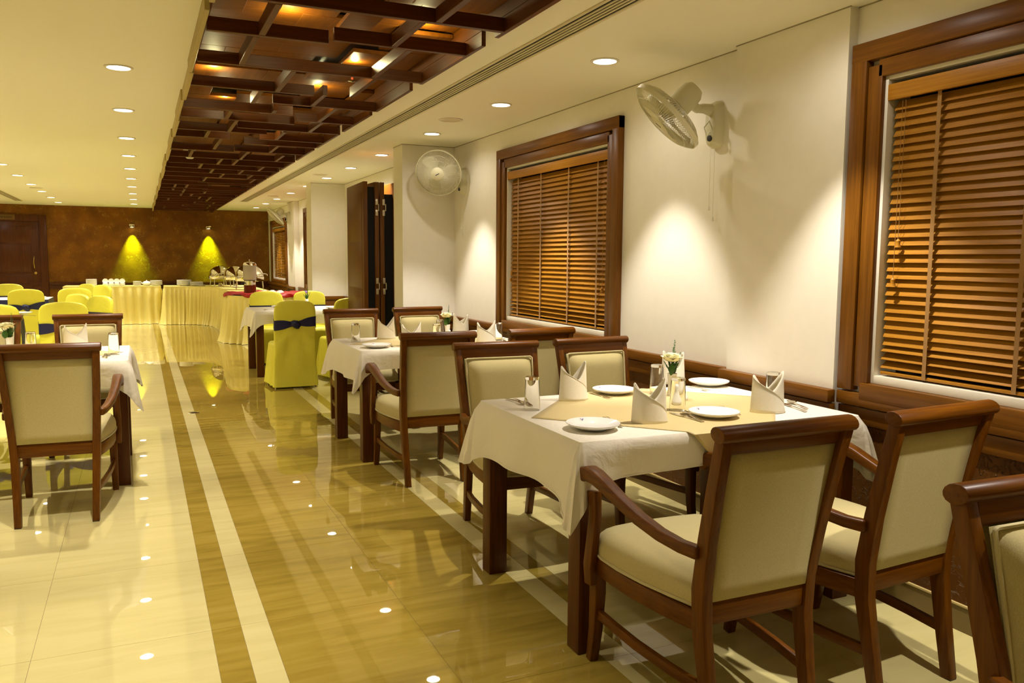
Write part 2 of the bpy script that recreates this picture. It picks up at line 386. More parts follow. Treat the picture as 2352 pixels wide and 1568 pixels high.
# ---- dado along the right wall: crackle panel, two wooden bands, skirting
def dado(y0, y1, X, n, ends=True):
    t = struct(empty('trim_%d' % n, (0, 0, 0)))
    MB().box(X-0.012, X, y0, y1, 0.10, 0.72).build('dado_panel', 'crackle_low', t)
    MB().box(X-0.045, X, y0, y1, 0.795, 0.852).build('upper_rail', 'fw_y', t, 0.004)
    MB().box(X-0.030, X, y0, y1, 0.715, 0.789).build('lower_rail', 'fw_y', t, 0.003)
    b = MB().box(X-0.02, X, y0, y1, 0.0, 0.10).build('skirting', plain('olive_skirting', (0.17, 0.115, 0.035), 0.2), t)
    MB().box(X-0.024, X, y0, y1, 0.10, 0.107).build('skirting_cap', plain('skirting_cap', (0.55, 0.42, 0.16), 0.4), t)
dado(3.44, 7.70, WX, 1); dado(2.69, 3.455, 2.81, 2); dado(Y0, 2.69, WX, 3); dado(8.0, 12.25, 2.81, 4); dado(12.62, 16.25, 2.83, 5); dado(17.0, 20.4, 2.83, 6); dado(16.24, 17.01, 2.735, 7)
t = struct(empty('trim_8')); MB().box(XL, 2.83, 20.36, 20.4, 0.79, 0.85).build('upper_rail', 'dw_z', t, 0.004); MB().box(XL, 2.83, 20.37, 20.4, 0.70, 0.785).build('lower_rail', 'dw_z', t, 0.003)
t = struct(empty('trim_9')); MB().box(2.325, 2.84, 7.66, 7.70, 0.795, 0.852).build('upper_rail', 'fw_x', t, 0.004); MB().box(2.325, 2.84, 7.672, 7.70, 0.715, 0.789).build('lower_rail', 'fw_x', t, 0.003); MB().box(2.325, 2.84, 7.688, 7.70, 0.1, 0.715).build('dado_panel', 'crackle_low', t)
t = struct(empty('trim_10')); MB().box(2.31, 2.80, 12.21, 12.25, 0.795, 0.852).build('upper_rail', 'fw_x', t, 0.004); MB().box(2.31, 2.80, 12.222, 12.25, 0.1, 0.789).build('lower_rail', 'fw_x', t, 0.003)

t = struct(empty('trim_11')); gm = plain('painted_shadow_gap', (0.30, 0.26, 0.15), 0.8)  # dark strips painted in for the shade where walls meet the ceiling
for (X, a, b) in ((WX, Y0, 2.705), (2.81, 2.70, 3.445), (WX, 3.44, 7.70), (2.81, 8.0, 12.25), (2.83, 12.62, 16.25), (2.735, 16.245, 17.005), (2.83, 17.0, 20.39)): MB().box(X-0.003, X, a, b, HC-0.005, HC).build('painted_shadow_line', gm, t)
MB().box(2.322, 2.86, 7.697, 7.70, HC-0.005, HC).build('painted_shadow_line', gm, t); MB().box(2.322, 2.325, 7.70, 8.0, HC-0.005, HC).build('painted_shadow_line', gm, t); MB().box(2.307, 2.81, 12.247, 12.25, HC-0.005, HC).build('painted_shadow_line', gm, t)
# ---- windows: stepped wooden casing, white inner frame, dark pane
def window(n, X, y0, y1, z0, z1, bw=0.105):
    wn = struct(empty('window_%d' % n, (0, 0, 0)))
    lo = 0.86 if n in (1, 2) else z0-0.1
    for a, b in ((y0-bw-0.03, y0), (y1, y1+bw+0.03)):
        o = a if a < y0-0.01 else b-0.08; c = o+0.08
        MB().box(X-0.045, X, o, c, lo, z1+bw+0.03).build('outer_casing', 'fw_z', wn, 0.004)
        i0, i1 = (c+0.004, y0+0.02) if a < y0-0.01 else (y1-0.02, o-0.004)
        MB().box(X-0.034, X, i0, i1, z0-0.02, z1+0.03).build('inner_casing', 'fw_z', wn, 0.003)
    MB().box(X-0.046, X, y0-bw-0.03, y1+bw+0.03, z1+bw-0.05, z1+bw+0.03).build('outer_casing', 'fw_y', wn, 0.004)
    MB().box(X-0.034, X, y0, y1, z1-0.02, z1+bw-0.054).build('inner_casing', 'fw_y', wn, 0.003)
    MB().box(X-0.046, X, y0-0.01, y1+0.01, z0-0.075, z0+0.0).build('sill_board', 'fw_y', wn, 0.004)
    r = 0.035   # reveal bars
    fr = MB(); fr.box(X-0.012, X+0.12, y0, y0+r, z0, z1); fr.box(X-0.012, X+0.12, y1-r, y1, z0, z1); fr.box(X-0.012, X+0.12, y0+r, y1-r, z1-r, z1); fr.box(X-0.012, X+0.12, y0+r, y1-r, z0, z0+r)
    fr.build('window_frame', 'pvc', wn, 0.002)
    MB().box(X+0.13, X+0.14, y0, y1, z0, z1).build('pane', plain('night_pane', (0.01, 0.01, 0.012), 0.05), wn)
    return wn
window(1, WX, *HOLES[0]); window(2, WX, *HOLES[1]); window(3, 2.83, *HOLES2[0]); window(4, 2.83, *HOLES2[1])

def blind(X, y0, y1, z0, z1, label, tapes, cords, joined=False):
    b = empty('venetian_blind', (X, (y0+y1)/2, z0), 0, label, 'blind')
    hw = (y1-y0)/2-0.045; top = z1-z0-0.035
    MB().box(-0.045, -0.025, -hw-0.01, hw+0.01, top-0.085, top-0.02).build('valance', 'bw_y', b, 0.003)
    MB().box(-0.02, 0.03, -hw, hw, top-0.07, top-0.03).build('headrail', 'dark', b, 0.002)
    MB().box(-0.018, 0.018, -hw, hw, 0.042, 0.056).build('bottom_rail', 'bw_y', b, 0.003)
    pitch = 0.0348; zz = 0.085; k = 0; proto = None; allm = MB()
    while zz < top-0.085:
        tilt = R(60) if zz > 0.16 else R(36)
        m = MB(); mt = Matrix.Rotation(tilt, 4, 'Y')
        # room side edge hangs low: local -x is the room
        if not joined:
            if proto is None or k == 3:
                m.box(-0.0235, 0.0235, -hw, hw, -0.0013, 0.0013, Matrix.Rotation(-tilt, 4, 'Y'))
                s_ = m.build('slat', 'bw_y', b, 0.0008, segs=1); s_.location = (0, 0, zz); proto = s_
            else: s_ = link_copy(proto, 'slat', b, (0, 0, zz))
            s_.rotation_euler = (random.uniform(-0.003, 0.003), random.uniform(-0.05, 0.05), 0)
        else: allm.box(-0.0235, 0.0235, -hw, hw, zz-0.0013, zz+0.0013, Matrix.Translation((0,0,zz)) @ Matrix.Rotation(-tilt, 4, 'Y') @ Matrix.Translation((0,0,-zz)))
        zz += pitch; k += 1
    if joined: tag(allm.build('slats', 'bw_y', b), kind='stuff')
    for f in tapes:
        y = -hw + 2*hw*f
        MB().box(-0.0235, -0.0225, y-0.009, y+0.009, 0.045, top-0.08).build('ladder_tape', 'tape', b)
    for (f, zc) in cords:
        y = -hw+2*hw*f
        MB().tube([(-0.03, y, top-0.09), (-0.031, y+0.002, zc+0.03)], 0.0012, 5).build('cord', 'tape', b)
        MB().lathe([(0.003, 0.035), (0.010, 0.026), (0.009, 0.012), (0.014, 0.0)], 12, Matrix.Translation((-0.031, y+0.002, zc))).build('tassel', 'bw_y', b, smooth=40)
    return b
blind(WX+0.03, *HOLES[0], 'wide dark wooden venetian blind with tassels beside the pilaster', (0.06, 0.34, 0.62, 0.86), ((0.955, 0.58), (0.965, 0.42)))
blind(WX+0.03, *HOLES[1], 'wooden venetian blind between the two nearer wall fans', (0.10, 0.36, 0.64, 0.90), ((0.04, 0.30), (0.97, 0.33), (0.96, 0.39)))
blind(2.86, *HOLES2[0], 'wooden venetian blind half hidden behind the far white column', (0.1, 0.4, 0.7, 0.92), (), True)
blind(2.86, *HOLES2[1], 'wooden venetian blind beside the buffet by the back wall', (0.1, 0.4, 0.7, 0.92), (), True)

# ---- back door with washroom sign
dr = struct(empty('door_1', (-2.46, 20.40, 0)))
MB().box(-0.64, -0.50, -0.05, 0.0, 0, 2.29).build('door_frame', 'dw_z', dr, 0.006); MB().box(0.50, 0.64, -0.05, 0.0, 0, 2.29).build('door_frame', 'dw_z', dr, 0.006)
MB().box(-0.50, 0.50, -0.05, 0, 2.15, 2.29).build('door_frame', 'dw_z', dr, 0.006)
leaf = MB().box(-0.50, 0.50, -0.025, 0.0, 0.01, 2.15).build('door_leaf', 'dw_z', dr, 0.003)
for z0, z1 in ((0.12, 0.55), (0.60, 1.03), (1.08, 1.65), (1.70, 2.05)): MB().box(-0.44, 0.33, -0.032, -0.025, z0, z1).build('panel', 'dw_z', dr, 0.004)
MB().tube([(0.385, -0.03, 1.15), (0.385, -0.07, 1.17), (0.375, -0.075, 1.28), (0.385, -0.07, 1.39), (0.385, -0.03, 1.41)], 0.011, 8).build('handle', 'brass', dr, smooth=60)
MB().lathe([(0.027, 0), (0.027, 0.012), (0.014, 0.016)], 16, Matrix.Translation((0.40, -0.025, 1.05)) @ Matrix.Rotation(R(90), 4, 'X')).build('lock', 'brass', dr, smooth=40)
sg = tag(MB().box(-0.26, 0.26, -0.012, 0, -0.055, 0.055).build('door_sign', plain('sign_bronze', (0.16, 0.085, 0.02), 0.4, 0.4), None, 0.002), 'small bronze sign plate above the dark back door', 'sign'); sg.location = (-2.655, 20.35, 2.235)
def text(body, size, mat, parent, loc, rot, depth=0.001):
    cu = bpy.data.curves.new('lettering', 'FONT'); cu.body = body; cu.size = size; cu.extrude = depth; cu.align_x = 'CENTER'; cu.align_y = 'CENTER'
    ob = bpy.data.objects.new('lettering', cu); COL.objects.link(ob)
    dg = bpy.context.evaluated_depsgraph_get(); me = bpy.data.meshes.new_from_object(ob.evaluated_get(dg)); bpy.data.objects.remove(ob)
    me.materials.clear(); me.materials.append(M[mat])
    o = bpy.data.objects.new('lettering', me); COL.objects.link(o); o.parent = parent; o.location = loc; o.rotation_euler = rot
    return o
text('Washroom', 0.085, 'black', sg, (0.02, -0.0135, 0), (R(90), 0, 0))

# ================================================================== CEILING GRID
gr = empty('wooden_ceiling_grid', (0, 0, 2.44), 0, 'dark wooden ceiling grid of staggered beams and overlapping boards', 'ceiling grid')
BZ0, BZ1 = 0.0, 0.062   # local beam heights
cache = {}
def gpiece(name, sx, sy, sz, c, mat):
    key = (name, round(sx, 2), round(sy, 2), round(sz, 3), mat)
    if key in cache: o = link_copy(cache[key], name, gr)
    else:
        o = MB().box(-sx/2, sx/2, -sy/2, sy/2, -sz/2, sz/2).build(name, mat, gr, 0.002, segs=1); cache[key] = o
    o.location = c; return o
def beam_x(y, x0, x1, dz=0.0): return gpiece('cross_beam', x1-x0, 0.028, BZ1, ((x0+x1)/2, y, dz+BZ1/2), 'gw_x')
def beam_y(x, y0, y1, dz=0.0): return gpiece('short_beam', 0.03, y1-y0, BZ1, (x, (y0+y1)/2, dz+BZ1/2), 'gw_y')
def board(x0, x1, y0, y1, z, t=0.022): return gpiece('ceiling_board', x1-x0, y1-y0, t, ((x0+x1)/2, (y0+y1)/2, z), 'pb_y' if random.random() < 0.6 else 'pb_x')
rows = [(2.95, 0.31, 1.54), (3.50, 0.31, 1.54), (4.05, 0.31, 0.86), (3.98, 0.87, 1.54), (4.70, 0.31, 1.54), (5.35, 0.31, 1.04), (5.73, 0.84, 1.54),
        (6.14, 0.31, 1.04), (6.56, 0.31, 1.12), (6.38, 1.10, 1.54), (7.19, 0.31, 1.0), (6.92, 0.74, 1.54), (7.62, 0.31, 0.75), (7.86, 0.89, 1.54), (7.5, 0.98, 1.54), (8.52, 0.31, 0.87), (8.44, 0.87, 1.54), (9.16, 0.31, 1.54)]
y = 9.75
while y < 20.3:
    if random.random() < 0.45: rows.append((y, 0.31, 1.54))
    else:
        s_ = random.uniform(0.7, 1.15); rows += [(y, 0.31, s_+0.06), (y+random.choice((-0.16, 0.2)), s_, 1.54)]
    y += random.uniform(0.5, 0.66)
for (y, a, b) in rows: beam_x(y, a, b)
ys = [(0.55, 3.52, 4.03), (0.53, 4.07, 4.68), (1.22, 2.97, 3.48), (1.16, 3.52, 3.96), (1.25, 4.0, 4.68), (0.81, 4.72, 5.33), (1.27, 4.72, 5.30), (1.10, 5.3, 5.71), (0.72, 5.37, 5.80), (0.9, 6.0, 6.12),
      (1.27, 5.75, 6.36), (0.62, 6.16, 6.54), (1.3, 6.4, 6.9), (0.7, 6.58, 7.17), (1.12, 7.0, 7.48), (0.55, 7.21, 7.6), (0.68, 7.64, 8.4), (1.2, 7.88, 8.42), (0.5, 8.54, 9.14), (1.0, 8.46, 9.14), (1.36, 8.6, 9.14)]
for a in ys: beam_y(*a)
rr = sorted(set(round(r_[0], 2) for r_ in rows if r_[0] > 9)); 
for a, b in zip(rr[:-1], rr[1:]):
    if b-a > 0.3:
        for x in random.sample((0.5, 0.66, 0.82, 0.98, 1.15, 1.32, 1.42), 2): beam_y(x, a+0.016, b-0.016)
# side boards with the stepped joints
y = 2.2
for k, (a, b) in enumerate([(2.2, 3.62), (3.72, 5.0), (5.0, 5.88), (5.88, 6.78), (6.78, 7.7), (7.7, 8.6), (8.6, 9.6)] + [(9.6+1.08*i, 10.68+1.08*i) for i in range(10)]):
    gpiece('side_board', 0.022, b-a-0.012, 0.07, (0.30 - (0.010 if k % 2 else 0), (a+b)/2, 0.035), 'tan')
for a, b in [(2.2, 3.60), (3.757, 4.73), (4.92, 5.74), (5.88, 6.76), (6.92, 7.85), (8.02, 8.95), (9.1, 10.05)] + [(10.2+1.08*i, 11.15+1.08*i) for i in range(10)]:
    if b > 20.4: b = 20.38
    if a < b: gpiece('side_board', 0.022, b-a, 0.07, (1.545, (a+b)/2, 0.035), 'gw_y')
# overlapping flat boards above the beams
y = 2.3
while y < 20.2:
    d = random.uniform(0.34, 0.5); x = 0.32
    while x < 1.5:
        wd = random.choice((0.16, 0.26, 0.34, 0.44)); x1 = min(1.535, x+wd)
        if 1.535-x1 < 0.1: x1 = 1.535
        board(x, x1, y, min(20.35, y+d-0.004), 0.165 - random.choice((0, 0, 0.028, 0.055)))
        x = x1
    y += d
for xx in (0.318, 1.545): gpiece('inner_side', 0.016, 18.1, 0.12, (xx, 11.3, 0.132), 'gw_y')
bk = MB().box(GX0, GX1, 1.2, Y1-0.03, 0.19, 0.20).build('backing_board', 'gw_y', gr)
# small halogen lamps tucked behind the beams
lamp = empty('grid_spotlight', label='small lit halogen lamp tucked behind a beam of the wooden ceiling grid', cat='lamp')
MB().lathe([(0.0, 0.0), (0.018, 0.0), (0.024, 0.012), (0.027, 0.034), (0.022, 0.034), (0.018, 0.02)], 16, cap=False).build('lamp_can', 'dark', lamp, smooth=40)
MB().lathe([(0.0, 0.024), (0.016, 0.026), (0.015, 0.038), (0.0, 0.044)], 16, cap=False).build('bulb', 'bulb', lamp, smooth=60)
LP = Proto(lamp)
for x, y in ((0.69, 4.10), (1.33, 4.03), (1.16, 4.75), (0.45, 5.40), (0.585, 6.19), (1.15, 5.78), (0.90, 7.24)):
    LP.put((x, y, 2.468), 0, group='lamps in the wooden ceiling grid')
    l = bpy.data.lights.new('grid_lamp_glow', 'POINT'); l.energy = 3.6; l.color = (1.0, 0.90, 0.45); l.shadow_soft_size = 0.015
    lo = bpy.data.objects.new('grid_lamp_glow', l); COL.objects.link(lo); lo.location = (x, y+0.008, 2.530)
# sprinklers and smoke detector
sp = empty('fire_sprinkler', label='small red fire sprinkler hanging among the wooden ceiling beams', cat='sprinkler')
MB().lathe([(0.022, 0.09), (0.022, 0.05), (0.016, 0.045), (0.016, 0.03), (0.008, 0.02), (0.008, 0.0)], 14).build('body', 'redplastic', sp, smooth=40)
MB().lathe([(0.024, 0.0), (0.026, -0.006), (0.0, -0.01)], 14).build('deflector', 'steel', sp, smooth=40)
SPR = Proto(sp)
for y in (5.08, 8.56, 12.24, 15.51): SPR.put((1.22, y, 2.50), 0, group='red sprinklers in the ceiling grid')
sm = empty('smoke_detector', (0.51, 9.3, 2.44), 0, 'white smoke detector hanging in the wooden ceiling grid', 'detector')
MB().lathe([(0.062, 0.1), (0.062, 0.04), (0.055, 0.03), (0.035, 0.028)], 20).build('base', 'pvc', sm, smooth=40)
MB().lathe([(0.035, 0.028), (0.04, 0.01), (0.03, 0.0), (0.0, 0.0)], 20).build('chamber', 'pvc', sm, smooth=40)

# ================================================================== CEILING FITTINGS
dl = empty('ceiling_downlight', label='x', cat='downlight')
MB().lathe([(0.078, 0.0), (0.08, -0.004), (0.076, -0.007), (0.064, -0.006), (0.062, 0.02), (0.07, 0.02)], 28, cap=False).build('trim_ring', 'pvc', dl, smooth=40)
MB().lathe([(0.0, -0.001), (0.062, -0.001), (0.062, 0.002), (0.0, 0.002)], 24, cap=False).build('lens', 'lens', dl)
DL = Proto(dl)
for X, ysl, lab in ((-0.075, ROW_LEFT, 'round lit downlight in the row left of the wooden ceiling grid'), (-1.48, ROW_FARLEFT, 'round lit downlight in the row along the far left air slot'), (-2.85, ROW_ADDED, 'round lit downlight in the outermost row beyond the left air slot'), (2.37, ROW_RIGHT, 'round lit downlight in the row between air slot and window wall')):
    for y in ysl: DL.put((X, y, HC), 0, lab, lab[10:])
sk = empty('ceiling_speaker', label='x', cat='speaker')
MB().lathe([(0.095, 0.0), (0.097, -0.006), (0.085, -0.008), (0.08, -0.004)], 28, cap=False).build('rim', 'pvc', sk, smooth=40)
MB().lathe([(0.0, -0.007), (0.06, -0.006), (0.081, -0.003), (0.081, 0.0)], 28, cap=False).build('grille', 'vent', sk, smooth=40)
SK = Proto(sk)
for X, y, lab in ((2.27, 6.2, 'round flush ceiling speaker above the second dining table'), (2.2, 11.0, 'round flush ceiling speaker near the folding door'), (2.2, 15.2, 'round flush ceiling speaker near the buffet window'), (-1.49, 15.35, 'round flush ceiling speaker beside the left downlights')):
    SK.put((X, y, HC), 0, lab)
def slot(X, y0, y1, wdt, label):
    s_ = empty('air_slot_diffuser', (X, (y0+y1)/2, HC), 0, label, 'air vent'); hl = (y1-y0)/2; h = wdt/2
    f = MB(); f.box(-h, -h+0.018, -hl, hl, -0.006, 0.0); f.box(h-0.018, h, -hl, hl, -0.006, 0.0); f.box(-h+0.018, h-0.018, -hl, -hl+0.02, -0.006, 0); f.box(-h+0.018, h-0.018, hl-0.02, hl, -0.006, 0)
    f.build('frame', 'vent', s_, 0.001)
    MB().box(-h+0.018, h-0.018, -hl+0.02, hl-0.02, -0.0012, -0.0002).build('backing', 'black', s_)
    n = 5; iw = wdt-0.036
    for k in range(1, n):
        xx = -h+0.018+iw*k/n; MB().box(xx-0.005, xx+0.005, -hl+0.02, hl-0.02, -0.006, -0.0014).build('vane', 'vent', s_)
    return s_
slot(1.895, 0.2, 17.0, 0.145, 'long white linear air slot beside the wooden ceiling grid')
slot(-2.16, 6.0, 19.1, 0.145, 'linear air slot at the far left of the ceiling')

# ---- wall lamps on the back wall
wlp = empty('wall_lamp', label='small chrome wall lamp throwing yellow light down the brown wall', cat='lamp')
MB().box(-0.05, 0.05, 0.0, 0.03, -0.03, 0.05).build('back_plate', 'chrome', wlp, 0.004)
MB().box(-0.055, 0.055, -0.10, 0.0, 0.02, 0.04).build('arm', 'chrome', wlp, 0.004)
MB().lathe([(0.035, 0.02), (0.05, -0.02), (0.046, -0.02), (0.032, 0.015)], 18, Matrix.Translation((0, -0.06, 0.0)), cap=False).build('shade', 'chrome', wlp, smooth=40)
MB().lathe([(0.0, -0.022), (0.03, -0.02), (0.03, 0.0), (0.0, 0.0)], 16, Matrix.Translation((0, -0.06, 0.0)), cap=False).build('bulb', 'yellowbulb', wlp, smooth=40)
WL = Proto(wlp)
for X in (-0.14, 1.47): WL.put((X, 20.37, 2.09), 0, group='wall lamps on the brown back wall')

# ================================================================== WALL FANS
def wall_fan(loc, axis, label, head_off, swing):
    """loc = bracket centre on the wall (wall faces -X); axis = blowing direction; head_off = grille centre from bracket"""
    f = empty('wall_fan', loc, 0, label, 'fan')
    # bracket plate
    def ring(d, hw, hh, n=20): return [Vector((d, hw*math.copysign(abs(math.cos(a))**0.6, math.cos(a)), hh*math.copysign(abs(math.sin(a))**0.75, math.sin(a)))) for a in [2*math.pi*i/n for i in range(n)]]
    MB().loft([ring(0, 0.056, 0.128), ring(-0.018, 0.055, 0.126), ring(-0.05, 0.045, 0.11), ring(-0.062, 0.03, 0.09)]).build('bracket', 'fan', f, smooth=50)
    kn = MB().lathe([(0.018, 0), (0.016, 0.018), (0.0, 0.02)], 16, Matrix.Translation((-0.05, -0.01, -0.075)) @ Matrix.Rotation(R(-90), 4, 'Y')).build('speed_knob', 'dark', f, smooth=40)
    ax = Vector(axis).normalized(); C = Vector(head_off); mot = C - ax*0.045
    MB().tube([(-0.04, 0, 0.075), (-0.10, 0, 0.08), (-0.14, 0, 0.075)], [0.034, 0.026, 0.022], 12).build('neck', 'fan', f, smooth=50)
    q = ax.to_track_quat('Z', 'X').to_matrix().to_4x4(); T = Matrix.Translation(C) @ q
    MB().tube([(-0.14, 0, 0.075), C-ax*0.12], [0.024, 0.024], 12).build('hinge_arm', 'fan', f, smooth=50)
    MB().lathe([(0.0, -0.21), (0.042, -0.205), (0.06, -0.18), (0.066, -0.13), (0.066, -0.075), (0.05, -0.065), (0.0, -0.065)], 24, T, cap=False).build('motor_housing', 'fan', f, smooth=40)
    MB().box(-0.02, 0.02, 0.055, 0.0675, -0.17, -0.12, T).build('motor_vent', 'vent', f)
    Rr = 0.212
    rim = MB(); n = 48
    rim.lathe([(Rr-0.004, -0.012), (Rr+0.004, -0.012), (Rr+0.004, 0.012), (Rr-0.004, 0.012), (Rr-0.004, -0.012)], n, T, cap=False).build('rim', 'fan', f, smooth=40)
    def wires(z_edge, z_mid, r_in, nw, sgn):
        g = MB()
        for i in range(nw):
            a = 2*math.pi*i/nw; c, s_ = math.cos(a), math.sin(a); tw = 0.35*sgn
            pts = []
            for t in (0, 0.3, 0.62, 0.88, 1.0):
                r = r_in+(Rr-r_in)*t; z = z_mid + (z_edge-z_mid)*(t**3.2); aa = a+tw*(1-t)*0.4
                pts.append(T @ Vector((r*math.cos(aa), r*math.sin(aa), z)))
            g.tube(pts, 0.0015, 3, False)
        for rr_ in (0.42, 0.72):
            r = r_in+(Rr-r_in)*rr_; z = z_mid+(z_edge-z_mid)*(rr_**3.2)
            g.tube([T @ Vector((r*math.cos(2*math.pi*i/40), r*math.sin(2*math.pi*i/40), z)) for i in range(40)], 0.0014, 4, False, True)
        return g
    wires(0.012, 0.055, 0.06, 96, 1).build('front_grille', 'fan', f)
    wires(-0.012, -0.06, 0.06, 96, -1).build('rear_grille', 'fan', f)
    MB().lathe([(0.0, 0.062), (0.056, 0.060), (0.066, 0.052), (0.06, 0.048)], 24, T, cap=False).build('badge_disc', 'fan', f, smooth=40)
    MB().box(-0.02, 0.02, -0.0035, 0.0035, 0.0615, 0.0628, T @ Matrix.Rotation(swing, 4, 'Z')).build('badge_mark', 'dark', f)
    MB().lathe([(0.0, 0.02), (0.03, 0.015), (0.034, -0.03), (0.0, -0.03)], 18, T, cap=False).build('hub', 'fan', f, smooth=40)
    for k in range(3):
        bm = MB(); a0 = 2*math.pi*k/3+0.4
        def fn(u, v, a0=a0):
            r = 0.03+0.155*u; a = a0+(v-0.5)*(1.15*math.sin(math.pi*(0.18+0.74*u)))+0.35*u
            return T @ Vector((r*math.cos(a), r*math.sin(a), (v-0.5)*0.035-0.006))
        bm.grid(fn, 8, 6).build('blade', 'fanblade', f, smooth=60, solid=0.0015)
    # cable loop and pull cords
    MB().tube([(-0.05, 0.0, 0.03), (-0.10, -0.01, -0.02), (-0.09, -0.02, -0.07), (-0.06, -0.01, -0.04), (-0.05, 0, -0.09)], 0.0035, 6).build('cable', 'fan', f, smooth=60)
    for yy, L in ((-0.015, 0.50), (0.02, 0.44)):
        MB().tube([(-0.03, yy, -0.12), (-0.03, yy, -L)], 0.0009, 4).build('pull_cord', 'fan', f)
        MB().lathe([(0.002, 0.012), (0.006, 0.0), (0.007, -0.012), (0.0, -0.014)], 10, Matrix.Translation((-0.03, yy, -L))).build('cord_bead', 'pvc', f, smooth=40)
    return f
wall_fan((WX, 3.635, 2.145), (-0.62, 0.33, -0.70), 'cream wall fan tilted down, mounted beside the pilaster', (-0.345, -0.02, 0.015), R(30))
wall_fan((WX, 7.42, 2.155), (-0.48, -0.80, -0.36), 'cream wall fan facing the room beside the first white column', (-0.30, -0.10, 0.06), R(-62))
wall_fan((2.735, 16.75, 2.20), (-0.70, 0.05, -0.70), 'cream wall fan above the blind near the buffet', (-0.28, -0.03, 0.02), R(30))

# ================================================================== FOLDING DOOR
fd = empty('folding_door', (0, 0, 0), 0, 'dark wooden folding door stacked open beside the white column', 'door')
leaves = [((2.12, 8.32), (2.16, 9.22)), ((2.245, 8.34), (2.22, 9.2)), ((2.30, 8.34), (2.36, 9.2)), ((2.445, 8.30), (2.42, 9.2))]
for (a, b) in leaves:
    d = (Vector((*b, 0))-Vector((*a, 0))); L = d.length; ang = math.atan2(d.y, d.x)
    T = Matrix.Translation((*a, 0)) @ Matrix.Rotation(ang, 4, 'Z')
    lf = MB().box(0, L, -0.022, 0.022, 0.03, 2.2, T).build('door_leaf', 'pw_z', fd, 0.003)
    for z0, z1 in ((0.12, 0.62), (0.63, 1.10), (1.11, 1.58), (1.59, 2.1)):
        MB().box(0.09, L-0.09, 0.022, 0.0245, z0, z1, T).build('panel', 'pw_z', lf, 0.002)
for (xx, yy) in ((2.236, 8.318), (2.309, 8.318), (2.452, 8.278)):
    for zc in (1.94, 1.13):
        for dz in (-0.055, 0.055):
            MB().box(xx-0.013, xx+0.013, yy-0.004, yy+0.001, zc+dz-0.03, zc+dz+0.03).build('hinge', 'metal', fd, 0.004)
        MB().tube([(xx+0.02, yy-0.004, zc-0.035), (xx+0.02, yy-0.004, zc+0.035)], 0.006, 8).build('hinge_pin', 'metal', fd, smooth=60)
for xa, xb, zz in ((2.142, 2.222, 2.15), (2.322, 2.422, 2.08)): MB().box(xa, xb, 8.37, 8.385, 0.03, zz).build('gap_shade', 'black', fd)  # black sheets standing in for the deep shade between the leaves
for i in range(4): MB().tube([(2.46+0.012*i, 8.28+0.01*i, 2.2), (2.465+0.012*i, 8.28+0.01*i, 2.27+0.018*i), (2.47+0.013*i, 8.27, 2.29+0.02*i)], 0.006, 6).build('hanger_chain', 'dark', fd)

# ================================================================== TABLES AND CLOTHS
def dining_table(x0, x1, y0, y1, label, h=0.778):
    t = empty('dining_table', ((x0+x1)/2, (y0+y1)/2, 0), 0, label, 'table'); a, b = (x1-x0)/2, (y1-y0)/2
    MB().box(-a, a, -b, b, h-0.03, h).build('table_top', 'tw_x', t, 0.003)
    lg = 0.085
    for sx in (-1, 1):
        for sy in (-1, 1):
            cx, cy = sx*(a-lg/2-0.004), sy*(b-lg/2-0.004)
            MB().box(cx-lg/2, cx+lg/2, cy-lg/2, cy+lg/2, 0, h-0.03).build('leg', 'tw_z', t, 0.003)
    for sy in (-1, 1): MB().box(-a+lg+0.006, a-lg-0.006, sy*(b-0.045)-0.012, sy*(b-0.045)+0.012, h-0.125, h-0.03).build('apron', 'tw_x', t, 0.002)
    for sx in (-1, 1): MB().box(sx*(a-0.045)-0.012, sx*(a-0.045)+0.012, -b+lg+0.006, b-lg-0.006, h-0.125, h-0.03).build('apron', 'tw_x', t, 0.002)
    return t
